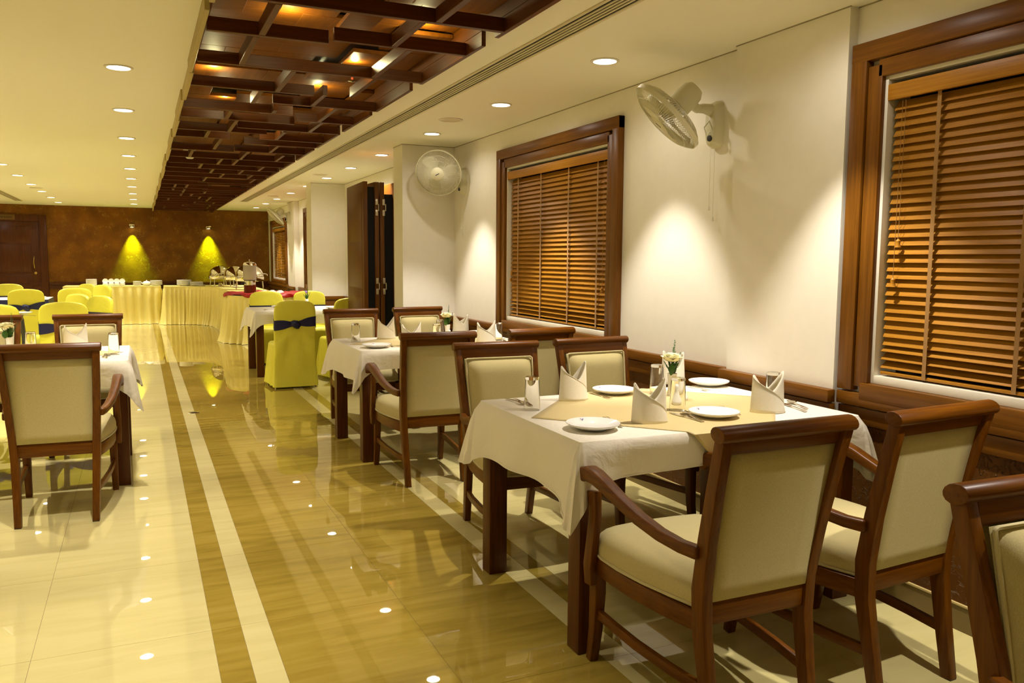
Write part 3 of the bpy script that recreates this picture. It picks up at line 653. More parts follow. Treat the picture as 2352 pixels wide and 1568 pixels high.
def tablecloth(cx, cy, a, b, z, drop, dropy, label, mat='cloth', extra=0.10, seed=1, cat='tablecloth', flare=0.10, name='tablecloth'):
    rnd = random.Random(seed); ph = [rnd.uniform(0, 6.28) for _ in range(6)]
    per = []   # (x, y, nx, ny, cornerness)
    a += 0.006; b += 0.006
    crn = [(a, -b, -90), (a, b, 0), (-a, b, 90), (-a, -b, 180)]
    n = 26
    for k in range(4):
        x0, y0, ang = crn[k]
        for i in range(13):
            th = R(ang + 90*i/12); c = math.cos(th); s_ = math.sin(th)
            per.append((x0-0.012*math.copysign(1, x0)+0.012*c, y0-0.012*math.copysign(1, y0)+0.012*s_, c, s_, 1.0-0.35*abs(i-6)/6))
        x1, y1, _ = crn[(k+1) % 4]
        L = math.hypot(x1-x0, y1-y0); th = R(ang+90)
        for i in range(1, n):
            f = i/n; d = min(f, 1-f)*L
            per.append((x0+(x1-x0)*f, y0+(y1-y0)*f, math.cos(th), math.sin(th), 0.65*math.exp(-(d/0.10)**1.4)))
    mb = MB(); rows_ = [0, 0.012, 0.03, 0.15, 0.32, 0.5, 0.68, 0.84, 0.96, 1.0]; rings = []
    for t_ in rows_:
        ring = []
        for i, (x, y, nx, ny, c) in enumerate(per):
            s_ = i/len(per)*2*math.pi
            dl_ = drop*nx*nx+dropy*ny*ny+extra*c*c+0.006*math.sin(5*s_+ph[0])
            fl_ = (0.012 + flare*c**1.5*t_**0.8*1.0 + 0.010*t_*math.sin(9*s_+ph[1])*(1-c) + 0.006*t_*math.sin(17*s_+ph[2])*(1-c))*min(1, t_*6) + 0.003*min(1, t_*20)
            if c > 0.6: fl_ -= 0.02*t_*abs(math.sin(3.1*(c-1)*5))
            ring.append(Vector((x+nx*fl_, y+ny*fl_, -dl_*t_)))
        rings.append(ring)
    mb.loft(rings, True, False)
    mb.f.append(tuple(range(len(per))))
    o = mb.build(name, mat, None, smooth=48, solid=0.0022); o.location = (cx, cy, z)
    tag(o, label, cat)
    # hem stitched round the lower edge
    hem = MB(); hr = []
    for t_ in (0.0, 1.0):
        hr.append([rings[-1][i]*(1-t_) + rings[-2][i]*t_ + Vector((per[i][2]*0.0015, per[i][3]*0.0015, -0.0005)) for i in range(len(per))])
    hem.loft(hr, True, False).build('hem', mat, o, smooth=48)
    return o
def topper(cx, cy, hy, z, D, label):
    """square cloth laid cornerwise; its points hang over the two long sides"""
    ysr = [-D, -(D*0.75+hy*0.25), -(D+hy)/2, -(hy+0.03), -(hy+0.012)] + [-hy*(1-i/8) for i in range(8)]; ysr = ysr + [0.0] + [-q for q in ysr[::-1]]
    ysr = sorted(set(round(q, 5) for q in ysr)); m = 24; mb = MB(); rings = []
    for y in ysr:
        hw = max(0.002, 0.63*(1-abs(y)/D)); ring = []
        for j in range(m+1):
            x = -hw+2*hw*j/m
            if abs(y) > hy+0.006:
                e = abs(y)-hy-0.006
                ring.append(Vector((x, math.copysign(hy+0.020+0.02*min(1, e*8)+0.006*math.sin(x*17)*e*6, y), -e-0.002)))
            else: ring.append(Vector((x, y + (0.004 if y > 0 else -0.004)*0, 0)))
        rings.append(ring)
    mb.loft(rings, False, False)
    o = mb.build('table_topper', 'topper', None, smooth=60, solid=0.0015); o.location = (cx, cy, z)
    return tag(o, label, 'tablecloth')
ZC, ZT = 0.7842, 0.7866
TABS = {'T1': (1.385, 2.70, 2.46, 3.375), 'T2': (1.365, 2.68, 5.505, 6.42), 'TL': (-1.41, -0.095, 5.52, 6.45), 'T3': (1.22, 2.54, 10.0, 10.9)}
TN = {'T1': 'the table by the pilaster', 'T2': 'the table under the window blind', 'TL': 'the table left of the aisle', 'T3': 'the table by the yellow chairs'}
for k, (x0, x1, y0, y1) in TABS.items():
    dining_table(x0, x1, y0, y1, {'T1': 'dark wooden dining table under white and gold cloths beside the pilaster', 'T2': 'dark wooden dining table laid for four under the window blind', 'TL': 'dark wooden dining table laid for four left of the aisle', 'T3': 'wooden dining table set with lime yellow covered chairs'}[k])
    tablecloth((x0+x1)/2, (y0+y1)/2, (x1-x0)/2, (y1-y0)/2, ZC, 0.225, {'T1': 0.135, 'T2': 0.125, 'TL': 0.16, 'T3': 0.15}[k], {'T1': 'white tablecloth with long hanging corners on the table by the pilaster', 'T2': 'white tablecloth on the table under the window blind', 'TL': 'crinkled white tablecloth on the table left of the aisle', 'T3': 'white tablecloth on the table with yellow chairs'}[k], extra=0.115, seed=len(k)+ord(k[1]))
    if k != 'T3':
        topper((x0+x1)/2, (y0+y1)/2, (y1-y0)/2+0.01, ZT, 0.70, {'T1': 'gold square topper laid cornerwise on the table by the pilaster', 'T2': 'gold square topper laid cornerwise on the table under the window blind', 'TL': 'gold square topper laid cornerwise on the table left of the aisle'}[k])

# ================================================================== WOODEN ARMCHAIR
def make_chair():
    c = empty('dining_armchair', label='x', cat='chair')
    post = lambda s: [(s*0.183, -0.305, 0.0), (s*0.187, -0.275, 0.16), (s*0.192, -0.245, 0.34), (s*0.197, -0.245, 0.46), (s*0.206, -0.275, 0.62), (s*0.215, -0.318, 0.80), (s*0.221, -0.352, 0.935)]
    for s in (-1, 1):
        MB().sweep(post(s), [(0.034, 0.040), (0.036, 0.046), (0.038, 0.054), (0.038, 0.056), (0.036, 0.050), (0.035, 0.044), (0.035, 0.040)], (1, 0, 0)).build('rear_leg', 'cw_z', c, 0.004)
        # front leg: sabre curve
        MB().sweep([(s*0.232, 0.318, 0.0), (s*0.231, 0.298, 0.12), (s*0.230, 0.290, 0.26), (s*0.230, 0.292, 0.385)], [(0.034, 0.034), (0.037, 0.040), (0.042, 0.048), (0.042, 0.050)], (1, 0, 0)).build('front_leg', 'cw_z', c, 0.004)
        # arm support bolted outside the seat rail
        MB().sweep([(s*0.262, 0.285, 0.295), (s*0.264, 0.290, 0.36), (s*0.264, 0.272, 0.46), (s*0.262, 0.262, 0.55), (s*0.260, 0.275, 0.63)], [(0.026, 0.046), (0.028, 0.050), (0.028, 0.046), (0.028, 0.044), (0.030, 0.056)], (1, 0, 0)).build('arm_support', 'cw_z', c, 0.004)
        # scrolled arm
        MB().sweep([(s*0.222, -0.262, 0.585), (s*0.232, -0.19, 0.583), (s*0.244, -0.10, 0.592), (s*0.256, 0.0, 0.614), (s*0.264, 0.10, 0.645), (s*0.268, 0.18, 0.672), (s*0.269, 0.24, 0.687), (s*0.269, 0.285, 0.690), (s*0.269, 0.322, 0.680), (s*0.269, 0.346, 0.660), (s*0.269, 0.352, 0.638)],
                   [(0.034, 0.040), (0.036, 0.038), (0.040, 0.037), (0.044, 0.037), (0.047, 0.038), (0.050, 0.042), (0.053, 0.046), (0.054, 0.050), (0.054, 0.054), (0.054, 0.052), (0.052, 0.034)], (1, 0, 0)).build('armrest', 'cw_y', c, 0.009, segs=3)
        # bowed side rail and stretcher
        MB().sweep([(s*0.196, -0.225, 0.365), (s*0.222, -0.10, 0.365), (s*0.240, 0.05, 0.365), (s*0.243, 0.17, 0.365), (s*0.236, 0.275, 0.365)], (0.024, 0.062), (1, 0, 0)).build('side_rail', 'cw_y', c, 0.003)
        MB().sweep([(s*0.190, -0.255, 0.165), (s*0.210, -0.12, 0.168), (s*0.224, 0.05, 0.172), (s*0.228, 0.18, 0.178), (s*0.230, 0.285, 0.185)], (0.020, 0.034), (1, 0, 0)).build('stretcher', 'cw_y', c, 0.003)
    MB().box(-0.21, 0.21, 0.278, 0.302, 0.330, 0.395).build('front_rail', 'cw_x', c, 0.003)
    MB().box(-0.178, 0.178, -0.262, -0.232, 0.360, 0.432).build('back_rail', 'cw_x', c, 0.003)
    # header board and rolled top rail
    hd = [(-0.318, 0.886), (-0.344, 0.886), (-0.356, 0.938), (-0.330, 0.938)]
    MB().loft([[Vector((x, y, z)) for y, z in hd] for x in (-0.206, 0.206)]).build('header_rail', 'cw_x', c, 0.003)
    pr = [(-0.352+0.031*math.cos(a)*1.0+0.004*math.sin(a), 0.948+0.023*math.sin(a)) for a in [2*math.pi*k/14 for k in range(14)]]
    MB().loft([[Vector((x, y, z)) for y, z in pr] for x in (-0.246, 0.246)]).build('top_rail', 'cw_x', c, 0.003)
    # upholstered back: flat linen outside, padded cushion inside
    def bp(u, v, off):
        z = 0.436+0.456*v; hw = 0.181+0.021*v; y = -0.252-(0.070*v**1.25)
        n = Vector((0, 0.988, 0.155)); return Vector((-hw+2*hw*u, y, z))+n*off
    MB().grid(lambda u, v: bp(u, v, -0.017), 6, 10).build('outer_back', 'linen', c, smooth=60, solid=0.004)
    def cush(u, v):
        m = (min(u, 1-u)*2); q = (min(v, 1-v)*2); puff = (1-(1-min(1, m*2.2))**2.5)*(1-(1-min(1, q*2.6))**2.5)
        return bp(0.015+0.97*u, 0.015+0.97*v, 0.010+0.042*puff)
    bc = MB().grid(cush, 20, 22).build('back_cushion', 'linen', c, smooth=70)
    edge = [bp(0.02, 0.025, 0.02)]+[bp(0.02, 0.03+0.92*i/8, 0.02) for i in range(1, 8)]+[bp(0.025, 0.968, 0.02), bp(0.045, 0.98, 0.02)]+[bp(0.045+0.91*i/6, 0.98, 0.02) for i in range(1, 6)]+[bp(0.955, 0.98, 0.02), bp(0.975, 0.968, 0.02)]+[bp(0.98, 0.03+0.92*(8-i)/8, 0.02) for i in range(1, 8)]+[bp(0.98, 0.025, 0.02)]+[bp(0.98-0.96*i/6, 0.02, 0.02) for i in range(1, 6)]
    MB().tube(edge, 0.0055, 6, False, True).build('piping', 'piping', bc, smooth=60)
    # seat cushion
    def outline(k=40):
        pts = []
        left = [(-0.190, -0.225), (-0.215, -0.12), (-0.240, 0.0), (-0.252, 0.12), (-0.250, 0.22), (-0.238, 0.290)]
        front = [(-0.20, 0.318), (-0.10, 0.330), (0.0, 0.333), (0.10, 0.330), (0.20, 0.318)]
        right = [(-x, y) for x, y in left[::-1]]
        back = [(0.10, -0.228), (0.0, -0.230), (-0.10, -0.228)]
        return [Vector((x, y, 0)) for x, y in left+front+right+back]
    ol = outline(); cen = Vector((0, 0.05, 0)); rings = []
    for sc, z in ((0.93, 0.392), (1.0, 0.396), (1.02, 0.414), (1.02, 0.436), (1.0, 0.458), (0.95, 0.478), (0.85, 0.494), (0.62, 0.506), (0.3, 0.511)):
        rings.append([cen+(q-cen)*sc+Vector((0, 0, z)) for q in ol])
    stc = MB().loft(rings).build('seat_cushion', 'linen', c, smooth=70)
    MB().tube([cen+(q-cen)*1.018+Vector((0, 0, 0.404)) for q in ol], 0.0055, 6, False, True).build('piping', 'piping', stc, smooth=60)
    for s in (-1, 1):
        MB().box(s*0.183-0.016, s*0.183+0.016, -0.322, -0.290, -0.0, 0.006).build('glide', 'dark', c); 
    return c
CHP = Proto(make_chair())
def chair(x, y, rz, label): return CHP.put((x, y, 0), rz, label)
PI = math.pi
chair(1.655, 2.105, 0, 'wooden linen armchair seen from behind, left of two before the pilaster table')
chair(2.275, 2.105, R(4), 'wooden linen armchair seen from behind, between the pilaster table and the wide blind')
chair(1.745, 3.745, PI+R(-3), 'wooden linen armchair on the aisle side, facing the gold cloth of the pilaster table')
chair(2.405, 3.785, PI+R(3), 'wooden linen armchair on the wall side, facing the gold cloth of the pilaster table')
chair(1.667, 5.11, R(-1), 'wooden armchair showing its linen back, aisle side of the table under the blind')
chair(2.372, 5.155, R(4), 'wooden armchair showing its linen back, right beneath the window blind')
chair(1.700, 6.880, PI, 'wooden armchair in front of the folding door, facing the room')
chair(2.385, 6.985, PI+R(5), 'wooden armchair in front of the first white column, facing the room')
chair(-0.430, 5.145, R(-3), 'wooden armchair showing its linen back, alone at the table left of the aisle')
chair(-0.385, 6.830, PI, 'wooden armchair facing the room before the yellow chair with a navy sash')
chair(-1.085, 6.890, PI, 'wooden armchair behind the white rose left of the aisle')
chair(1.735, 0.750, PI+R(-2), 'wooden armchair with its arm toward the wide blind, standing apart from the laid tables')

# ================================================================== TABLEWARE
plate = empty('dinner_plate', label='x', cat='plate')
MB().lathe([(0.0, 0.0), (0.055, 0.0), (0.062, 0.004), (0.098, 0.017), (0.103, 0.0215), (0.1025, 0.0245), (0.096, 0.0215), (0.066, 0.011), (0.058, 0.008), (0.0, 0.007)], 40, cap=False).build('dish', 'china', plate, smooth=60)
vm = MB()
for s in (-1, 1): vm.sweep([(0.0, 0.078, 0.0190), (0.006*s, 0.090, 0.0222)], (0.0022, 0.0006), (1, 0, 0))
vm.build('rim_mark', 'mark', plate)
PLT = Proto(plate)
gl = empty('water_glass', label='x', cat='glass')
MB().lathe([(0.0, 0.140), (0.028, 0.140), (0.0300, 0.136), (0.0345, 0.0), (0.0328, 0.0), (0.0285, 0.128), (0.0, 0.1285)], 28, cap=False).build('tumbler', 'glass', gl, smooth=50)
GLS = Proto(gl)
def make_napkin():
    n = empty('folded_napkin', label='x', cat='napkin')
    def shell(u, v):
        th = 2*PI*u; c, s_ = math.cos(th), math.sin(th)
        top = 0.080+0.078*max(0, abs(c)-0.12)**1.35/0.84 + (0.014 if c > 0 else 0)
        z = top*v; taper = 1-0.10*v; out = 1+0.02*v*v*abs(c)
        return Vector((0.074*c*taper*out, 0.046*s_*taper*(1-0.30*v), z))
    MB().grid(shell, 44, 8).build('pocket', 'napkin', n, smooth=80, solid=0.003)
    def lap(u, v):   # wrapped front flap with a slanting edge
        th = R(178)+R(178)*u; c, s_ = math.cos(th), math.sin(th)
        top = 0.140*(1-u)**0.8+0.014; z = top*v
        return Vector((0.079*c*(1-0.10*v), 0.051*s_*(1-0.26*v)-0.001, z))
    MB().grid(lap, 26, 8).build('flap', 'napkin', n, smooth=80, solid=0.003)
    hm = [lap(u/26, 1)+Vector((0, -0.001, 0)) for u in range(27)]
    MB().tube(hm, 0.0016, 5).build('hem', 'napkin', n, smooth=60)
    return n
NAP = Proto(make_napkin())
def cutlery(kind):
    c = empty({'f': 'dinner_fork', 's': 'dessert_spoon', 'k': 'table_knife'}[kind], label='x', cat={'f': 'fork', 's': 'spoon', 'k': 'knife'}[kind])
    MB().sweep([(0, -0.085, 0.002), (0, -0.06, 0.004), (0, -0.02, 0.004), (0, 0.02, 0.0045), (0, 0.035, 0.004)], [(0.016, 0.002), (0.013, 0.003), (0.008, 0.0032), (0.006, 0.003), (0.008, 0.002)], (1, 0, 0)).build('handle', 'steel', c, 0.0006, segs=1)
    if kind == 'f':
        h = MB(); h.sweep([(0, 0.033, 0.004), (0, 0.045, 0.003), (0, 0.06, 0.003)], [(0.008, 0.002), (0.022, 0.002), (0.024, 0.002)], (1, 0, 0))
        for k in range(4): xx = -0.0102+0.0068*k; h.sweep([(xx, 0.059, 0.003), (xx, 0.075, 0.0035), (xx, 0.094, 0.007)], [(0.0036, 0.002), (0.0034, 0.002), (0.0018, 0.0014)], (1, 0, 0))
        h.build('tines', 'steel', c)
    elif kind == 's':
        def bowl(u, v):
            y = 0.032+0.062*v; hw = 0.020*math.sin(PI*min(1, 0.08+0.92*v))**0.62; x = (2*u-1)*hw
            return Vector((x, y, 0.0085-0.0065*(1-(2*u-1)**2)*math.sin(PI*v)**0.7))
        MB().grid(bowl, 10, 12).build('bowl', 'steel', c, smooth=70, solid=0.001)
    else:
        MB().sweep([(0, 0.033, 0.004), (0.002, 0.06, 0.003), (0.002, 0.10, 0.003), (-0.002, 0.125, 0.003)], [(0.012, 0.0025), (0.018, 0.002), (0.018, 0.0016), (0.004, 0.001)], (1, 0, 0)).build('blade', 'steel', c)
    return c
FRK, SPN, KNF = Proto(cutlery('f')), Proto(cutlery('s')), Proto(cutlery('k'))
def shaker_obj(nm):
    s_ = empty(nm, label='x', cat='shaker')
    MB().lathe([(0.0, 0.0), (0.024, 0.0), (0.027, 0.006), (0.026, 0.014), (0.014, 0.034), (0.0095, 0.050), (0.0105, 0.062), (0.008, 0.070), (0.0, 0.072)], 24, cap=False).build('body', 'china', s_, smooth=60)
    h = MB()
    for a in range(3): h.lathe([(0.001, 0.0), (0.001, 0.0006)], 6, Matrix.Translation((0.003*math.cos(a*2.1), 0.003*math.sin(a*2.1), 0.0715)))
    h.build('holes', 'dark', s_)
    return s_
SHK = Proto(shaker_obj('salt_shaker')); PEP = Proto(shaker_obj('pepper_shaker'))
def make_vase(violet=False, seed=3):
    rnd = random.Random(seed)
    v = empty('flower_vase', label='x', cat='vase')
    MB().lathe([(0.0, 0.0), (0.019, 0.0), (0.021, 0.004), (0.019, 0.05), (0.023, 0.105), (0.0215, 0.106), (0.016, 0.06), (0.0, 0.06)], 24, cap=False).build('vase_body', 'china', v, smooth=50)
    st = MB()
    st.tube([(0, 0, 0.03), (-0.006, -0.002, 0.10), (-0.010, -0.006, 0.165)], 0.0022, 6); st.build('stem', 'leaf', v, smooth=60)
    if not violet:
        fl_ = MB(); cz = Vector((-0.012, -0.008, 0.172))
        for ring, (nr, rad, open_, hh, wd) in enumerate(((3, 0.007, 0.0, 0.032, 0.020), (5, 0.014, 0.3, 0.034, 0.026), (6, 0.020, 0.55, 0.036, 0.032), (6, 0.024, 0.80, 0.036, 0.034))):
            for k in range(nr):
                a = 2*PI*k/nr+ring*0.7+rnd.uniform(-0.2, 0.2); Rz = Matrix.Rotation(a, 3, 'Z'); tl = open_+rnd.uniform(-0.12, 0.12)
                def pt(u, w, rad=rad, tl=tl, hh=hh, wd=wd, Rz=Rz):
                    s_ = (2*u-1); prof = math.sin(PI*min(1, 0.15+0.75*w))**0.6
                    x = s_*wd*prof; up = hh*w; outw = rad*(0.35+0.65*w)-0.010*s_*s_*w+math.sin(tl)*up*0.9+0.006*max(0, w-0.75)*4*tl
                    return cz+Rz @ Vector((outw, x, up*math.cos(tl)-0.004*ring*0.6))
                fl_.grid(pt, 6, 6)
        fl_.build('rose', 'petal', v, smooth=70, solid=0.0006)
        lf = MB()
        def lfn(u, w):
            hw = 0.017*math.sin(PI*w)**0.7; return Vector((-0.022+(2*u-1)*hw, -0.020-0.006*math.sin(PI*w), 0.098+0.055*w))
        lf.grid(lfn, 4, 8).build('leaf', 'leaf', v, smooth=60)
    else:
        fl_ = MB()
        for k in range(6):
            c = Vector((rnd.uniform(-0.014, 0.004), rnd.uniform(-0.01, 0.01), 0.185+rnd.uniform(0, 0.02)))
            fl_.lathe([(0.002, -0.01), (0.011, 0.0), (0.013, 0.006), (0.006, 0.01)], 7, Matrix.Translation(c) @ Matrix.Rotation(rnd.uniform(-0.5, 0.5), 4, 'X'))
        fl_.build('blossom', 'violet', v, smooth=50)
    for (a, tilt, L) in ((0.9, 0.28, 0.125), (0.2, 0.5, 0.11), (2.9, 0.65, 0.075), (-0.6, 0.5, 0.07), (1.9, 0.4, 0.08), (4.2, 0.5, 0.06), (0.5, 0.12, 0.16), (3.4, 0.45, 0.06), (-1.2, 0.4, 0.075), (5.2, 0.3, 0.07), (2.4, 0.25, 0.07)):
        sp_ = MB(); d = Vector((math.cos(a)*math.sin(tilt), math.sin(a)*math.sin(tilt), math.cos(tilt))); b0 = Vector((0, 0, 0.095))
        path = [b0+d*(L*t/6)+Vector((0, 0, 0.012*(t/6)**2)) for t in range(7)]
        sp_.tube(path, [0.0016-0.0002*t for t in range(7)], 5)
        for t in range(2, 22):
            q = t/22; pnt = b0+d*(L*q)+Vector((0, 0, 0.012*q*q))
            for s_ in (-1, 1):
                sd = Vector((-math.sin(a), math.cos(a), 0))*s_+Vector((rnd.uniform(-0.5, 0.5), rnd.uniform(-0.5, 0.5), 0.8)); sd.normalize()
                ll = 0.020*(1.15-q)*rnd.uniform(0.7, 1.3)
                sp_.tube([pnt, pnt+sd*ll*0.6, pnt+sd*ll], [0.0014, 0.0020, 0.0003], 4)
        sp_.build('sprig', 'leaf', v)
    return v
VAS = Proto(make_vase())
G_NAP, G_GL = 'folded napkins on %s', 'water glasses on %s'
def lay_table(key, dx=0.0, dy=0.0):
    tn = TN[key]; X0, X1, Yn, Yf = TABS[key]; ox, oy = X0-1.385+dx, Yn-2.46+dy
    L = lambda px, py, z=ZC: at(px, py, z)+Vector((ox, oy, 0))
    if True:
        q = [L(1362, 985), L(1640, 956, ZT), L(1410, 904), L(1628, 885)]
        near = ('aisle side near edge', 'wall side near edge', 'aisle side far edge', 'wall side far edge')
        for i, p_ in enumerate(q): PLT.put((p_.x, p_.y, ZC+(0.0024 if i in (1,) else 0.0024)), R((20, 200, 160, 10)[i])*0+R(12*i), 'white round dinner plate, %s of %s' % (near[i], tn))
        q = [L(1222, 941), L(1508, 905), L(1556, 942, ZT), L(1774, 927)]
        wh = ('beside the aisle end cutlery', 'beside the flower vase', 'in front of the salt shaker', 'behind the wall end napkin')
        for i, p_ in enumerate(q): GLS.put((p_.x, p_.y, ZC+0.0024), 0, 'upturned clear water glass %s on %s' % (wh[i], tn))
        q = [(L(1316, 918), R(8)), (L(1491, 968, ZT), R(-6)), (L(1762, 946), R(-14)), (L(1545, 880), R(186))]
        wh = ('nearest the aisle', 'amid the gold topper', 'nearest the wall rail', 'behind the flower vase')
        for i, (p_, a) in enumerate(q): NAP.put((p_.x, p_.y, ZC+0.0024), a, 'folded cream napkin %s on %s' % (wh[i], tn))
        def lay(pr, a, b, label, lift=0.0026):
            A, B = L(*a), L(*b); d = B-A; c = (A+B)/2; pr.put((c.x, c.y, ZC+lift), math.atan2(d.y, d.x)-PI/2, label)
        lay(FRK, (1449, 994), (1374, 953), 'steel fork beside the near aisle side plate on %s' % tn)
        lay(FRK, (1716, 962), (1642, 931), 'steel fork beside the near wall side plate on %s' % tn)
        lay(FRK, (1352, 903), (1404, 918), 'steel fork beside the far aisle side plate on %s' % tn)
        lay(FRK, (1580, 888), (1626, 899), 'steel fork beside the far wall side plate on %s' % tn)
        lay(SPN, (1162, 917), (1207, 931), 'steel spoon beside the aisle end glass on %s' % tn)
        lay(KNF, (1172, 914), (1224, 936), 'steel knife beside the aisle end glass on %s' % tn)
        lay(SPN, (1616, 974), (1560, 945), 'steel spoon before the salt shaker on %s' % tn, 0.005)
        lay(KNF, (1622, 973), (1545, 952), 'steel knife before the salt shaker on %s' % tn)
        lay(SPN, (1868, 946), (1800, 920), 'steel spoon at the wall end of %s' % tn)
        lay(KNF, (1860, 950), (1796, 928), 'steel knife at the wall end of %s' % tn)
        s_ = L(1553, 930, ZT); SHK.put((s_.x, s_.y, ZC+0.0024), 0, 'white porcelain salt shaker on %s' % tn)
        s_ = L(1578, 922, ZT); PEP.put((s_.x+0.01, s_.y+0.05, ZC+0.0024), 0, 'white porcelain pepper shaker on %s' % tn)
        s_ = L(1543, 908, ZT); VAS.put((s_.x, s_.y, ZC+0.0024), 0, 'white vase with a cream rose and green sprigs on %s' % tn)
lay_table('T1'); lay_table('T2')
tn = TN['TL']; zz = ZC+0.0024
for (x, y, w_) in ((-0.45, 5.74, 'before the lone armchair'), (-0.36, 6.27, 'by the crinkled cloth corner'), (-1.08, 5.74, 'on the near left side'), (-1.06, 6.26, 'beyond the white rose')): PLT.put((x, y, zz), 0, 'white round dinner plate %s of %s' % (w_, tn))
for px, py, w_ in ((262, 814, 'above the crossed cutlery'), (72, 812, 'between rose and napkin'), (4, 812, 'left of the rose')): p_ = at(px, py, ZC); GLS.put((p_.x, p_.y, zz), 0, 'upturned clear water glass %s on %s' % (w_, tn))
p_ = at(176, 800, ZC); NAP.put((p_.x, p_.y, zz), R(10), 'folded cream napkin facing the armchair cushion on %s' % tn)
NAP.put((-0.88, 5.80, zz), R(-8), 'folded cream napkin left of the rose on %s' % tn)
p_ = at(24, 812, ZC); VAS.put((p_.x, p_.y, zz), 0, 'white vase with a cream rose and green sprigs on %s' % tn)
for pr, a, b, lab in ((SPN, (248, 826), (262, 806), 'spoon'), (KNF, (238, 828), (258, 802), 'knife')):
    A, B = at(*a, ZC), at(*b, ZC); d = B-A; c = (A+B)/2; pr.put((c.x-0.02, c.y-0.09, zz), math.atan2(d.y, d.x)-PI/2, 'steel %s beneath the glass on %s' % (lab, tn))
FRK.put((-0.62, 5.74, zz), R(5), 'steel fork beside the plate of the lone armchair on %s' % tn)
SHK.put((-0.80, 6.02, zz), 0, 'white porcelain salt shaker on %s' % tn)
vv = Proto(make_vase(True, 9)); s_ = at(705, 705, ZC); vv.put((s_.x, s_.y, ZC), 0, 'slim white vase with a violet blossom beside the yellow chairs')
for (x, y, lab) in ((1.62, 10.2, 'white plate behind the yellow chair with the navy knot'), (2.2, 10.3, 'white plate before the yellow chair near the folding door'), (1.6, 10.7, 'white plate at the far side of the table by the yellow chairs')): PLT.put((x, y, ZC), 0, lab)
SPN.put((1.42, 10.25, ZC), R(100), 'steel spoon at the corner of the table by the yellow chairs')

# ================================================================== COVERED BANQUET CHAIRS
def make_covered(seed=1):
    rnd = random.Random(seed); c = empty('covered_chair', label='x', cat='chair')
    n = 104
    def rr(hw, hd, cy, z, p=4.0, wave=0.0, k=13, ph=0.0, skew=0):
        ring = []
        for i in range(n):
            a = 2*PI*i/n; ca, sa = math.cos(a), math.sin(a)
            x = hw*math.copysign(abs(ca)**(2/p), ca); y = hd*math.copysign(abs(sa)**(2/p), sa)
            m = 1+wave*math.sin(k*a+ph)+0.5*wave*math.sin(2.3*k*a+1)
            ring.append(Vector((x*m, cy+y*m, z)))
        return ring
    cov = MB()
    # seat and skirt reaching the floor
    cov.loft([rr(0.262, 0.285, 0.0, 0.035, 5, 0.035, 11), rr(0.252, 0.272, 0.0, 0.14, 5, 0.028, 11), rr(0.240, 0.255, 0.0, 0.28, 5, 0.018, 11), rr(0.226, 0.236, 0.0, 0.42, 5, 0.006, 11), rr(0.220, 0.228, 0.0, 0.465, 5), rr(0.205, 0.215, 0.0, 0.482, 5), rr(0.12, 0.13, 0, 0.492, 4)])
    # back with rounded shoulders
    prof = [(0.02, 0.245, 0.05), (0.2, 0.236, 0.045), (0.42, 0.222, 0.034), (0.62, 0.222, 0.030), (0.76, 0.222, 0.030), (0.85, 0.221, 0.030), (0.895, 0.212, 0.030), (0.925, 0.190, 0.030), (0.945, 0.15, 0.028), (0.957, 0.08, 0.024), (0.96, 0.02, 0.015)]
    dense = []
    for (za, wa, da), (zb, wb_, db) in zip(prof[:-1], prof[1:]):
        m_ = max(1, int((zb-za)/0.03))
        dense += [(za+(zb-za)*k/m_, wa+(wb_-wa)*k/m_, da+(db-da)*k/m_) for k in range(m_)]
    dense.append(prof[-1]); rings = []
    for z, hw, hd in dense:
        ring = rr(hw, hd, -0.235-0.075*max(0, z-0.35)-0.03*max(0, 0.4-z), z, 4.5, 0.012*max(0, 0.45-z), 9)
        if z < 0.69:
            for p_ in ring:
                if p_.y < -0.25:      # soft folds fanning out below the knot
                    a_ = math.atan2(p_.x, 0.72-z); amp = min(1, (0.69-z)/0.15)
                    p_.y -= 0.007*amp*math.sin(a_*10+1.0)+0.005*amp*math.sin((0.72-z)*17+abs(p_.x)*14)
        rings.append(ring)
    cov.loft(rings)
    cov.build('chair_cover', 'yellow', c, smooth=50)
    sash = MB()
    zs = [(0.655, 0.2265, 0.037), (0.69, 0.2255, 0.0365), (0.74, 0.2255, 0.0365), (0.765, 0.2265, 0.037)]
    rings = [rr(hw, hd, -0.235-0.075*(z-0.35), z, 4.5) for z, hw, hd in zs]
    for ri, ring in enumerate(rings):       # pinched towards the knot at the back
        for p_ in ring:
            if p_.y < -0.27:
                pin = math.exp(-(p_.x/0.10)**2); mid = 0.705; p_.z = p_.z+(mid-p_.z)*0.62*pin; p_.z += 0.02*(p_.x/0.22)
    sash.loft(rings, True, False)
    sh = sash.build('sash', 'navy', c, smooth=60)
    kn = MB()
    for k in range(5):
        ctr = Vector((rnd.uniform(-0.025, 0.025), -0.322-rnd.uniform(0, 0.02), 0.70+rnd.uniform(-0.03, 0.02))); r = rnd.uniform(0.030, 0.048)
        kn.loft([[ctr+Vector((r*s1*math.cos(2*PI*i/10)*(1+0.25*math.sin(3*i+k)), r*0.6*z1, r*s1*math.sin(2*PI*i/10))) for i in range(10)] for s1, z1 in ((0.2, -1), (0.75, -0.7), (1, 0), (0.75, 0.7), (0.2, 1))])
    kn.build('knot', 'navy', sh, smooth=60)
    for sx in (-1, 1):
        for sy in (-0.25, 0.22): MB().tube([(sx*0.215, sy, 0.0), (sx*0.205, sy*0.95, 0.12)], 0.011, 8).build('leg', 'steel', c, smooth=60)
    return c
CC = Proto(make_covered())
def cchair(x, y, rz, label): return CC.put((x, y, 0), rz, label)
cchair(1.50, 9.30, R(2), 'lime yellow covered chair showing its navy knot before the white clothed table')
cchair(1.56, 11.34, PI, 'lime yellow covered chair between the red draped table and the violet vase table')
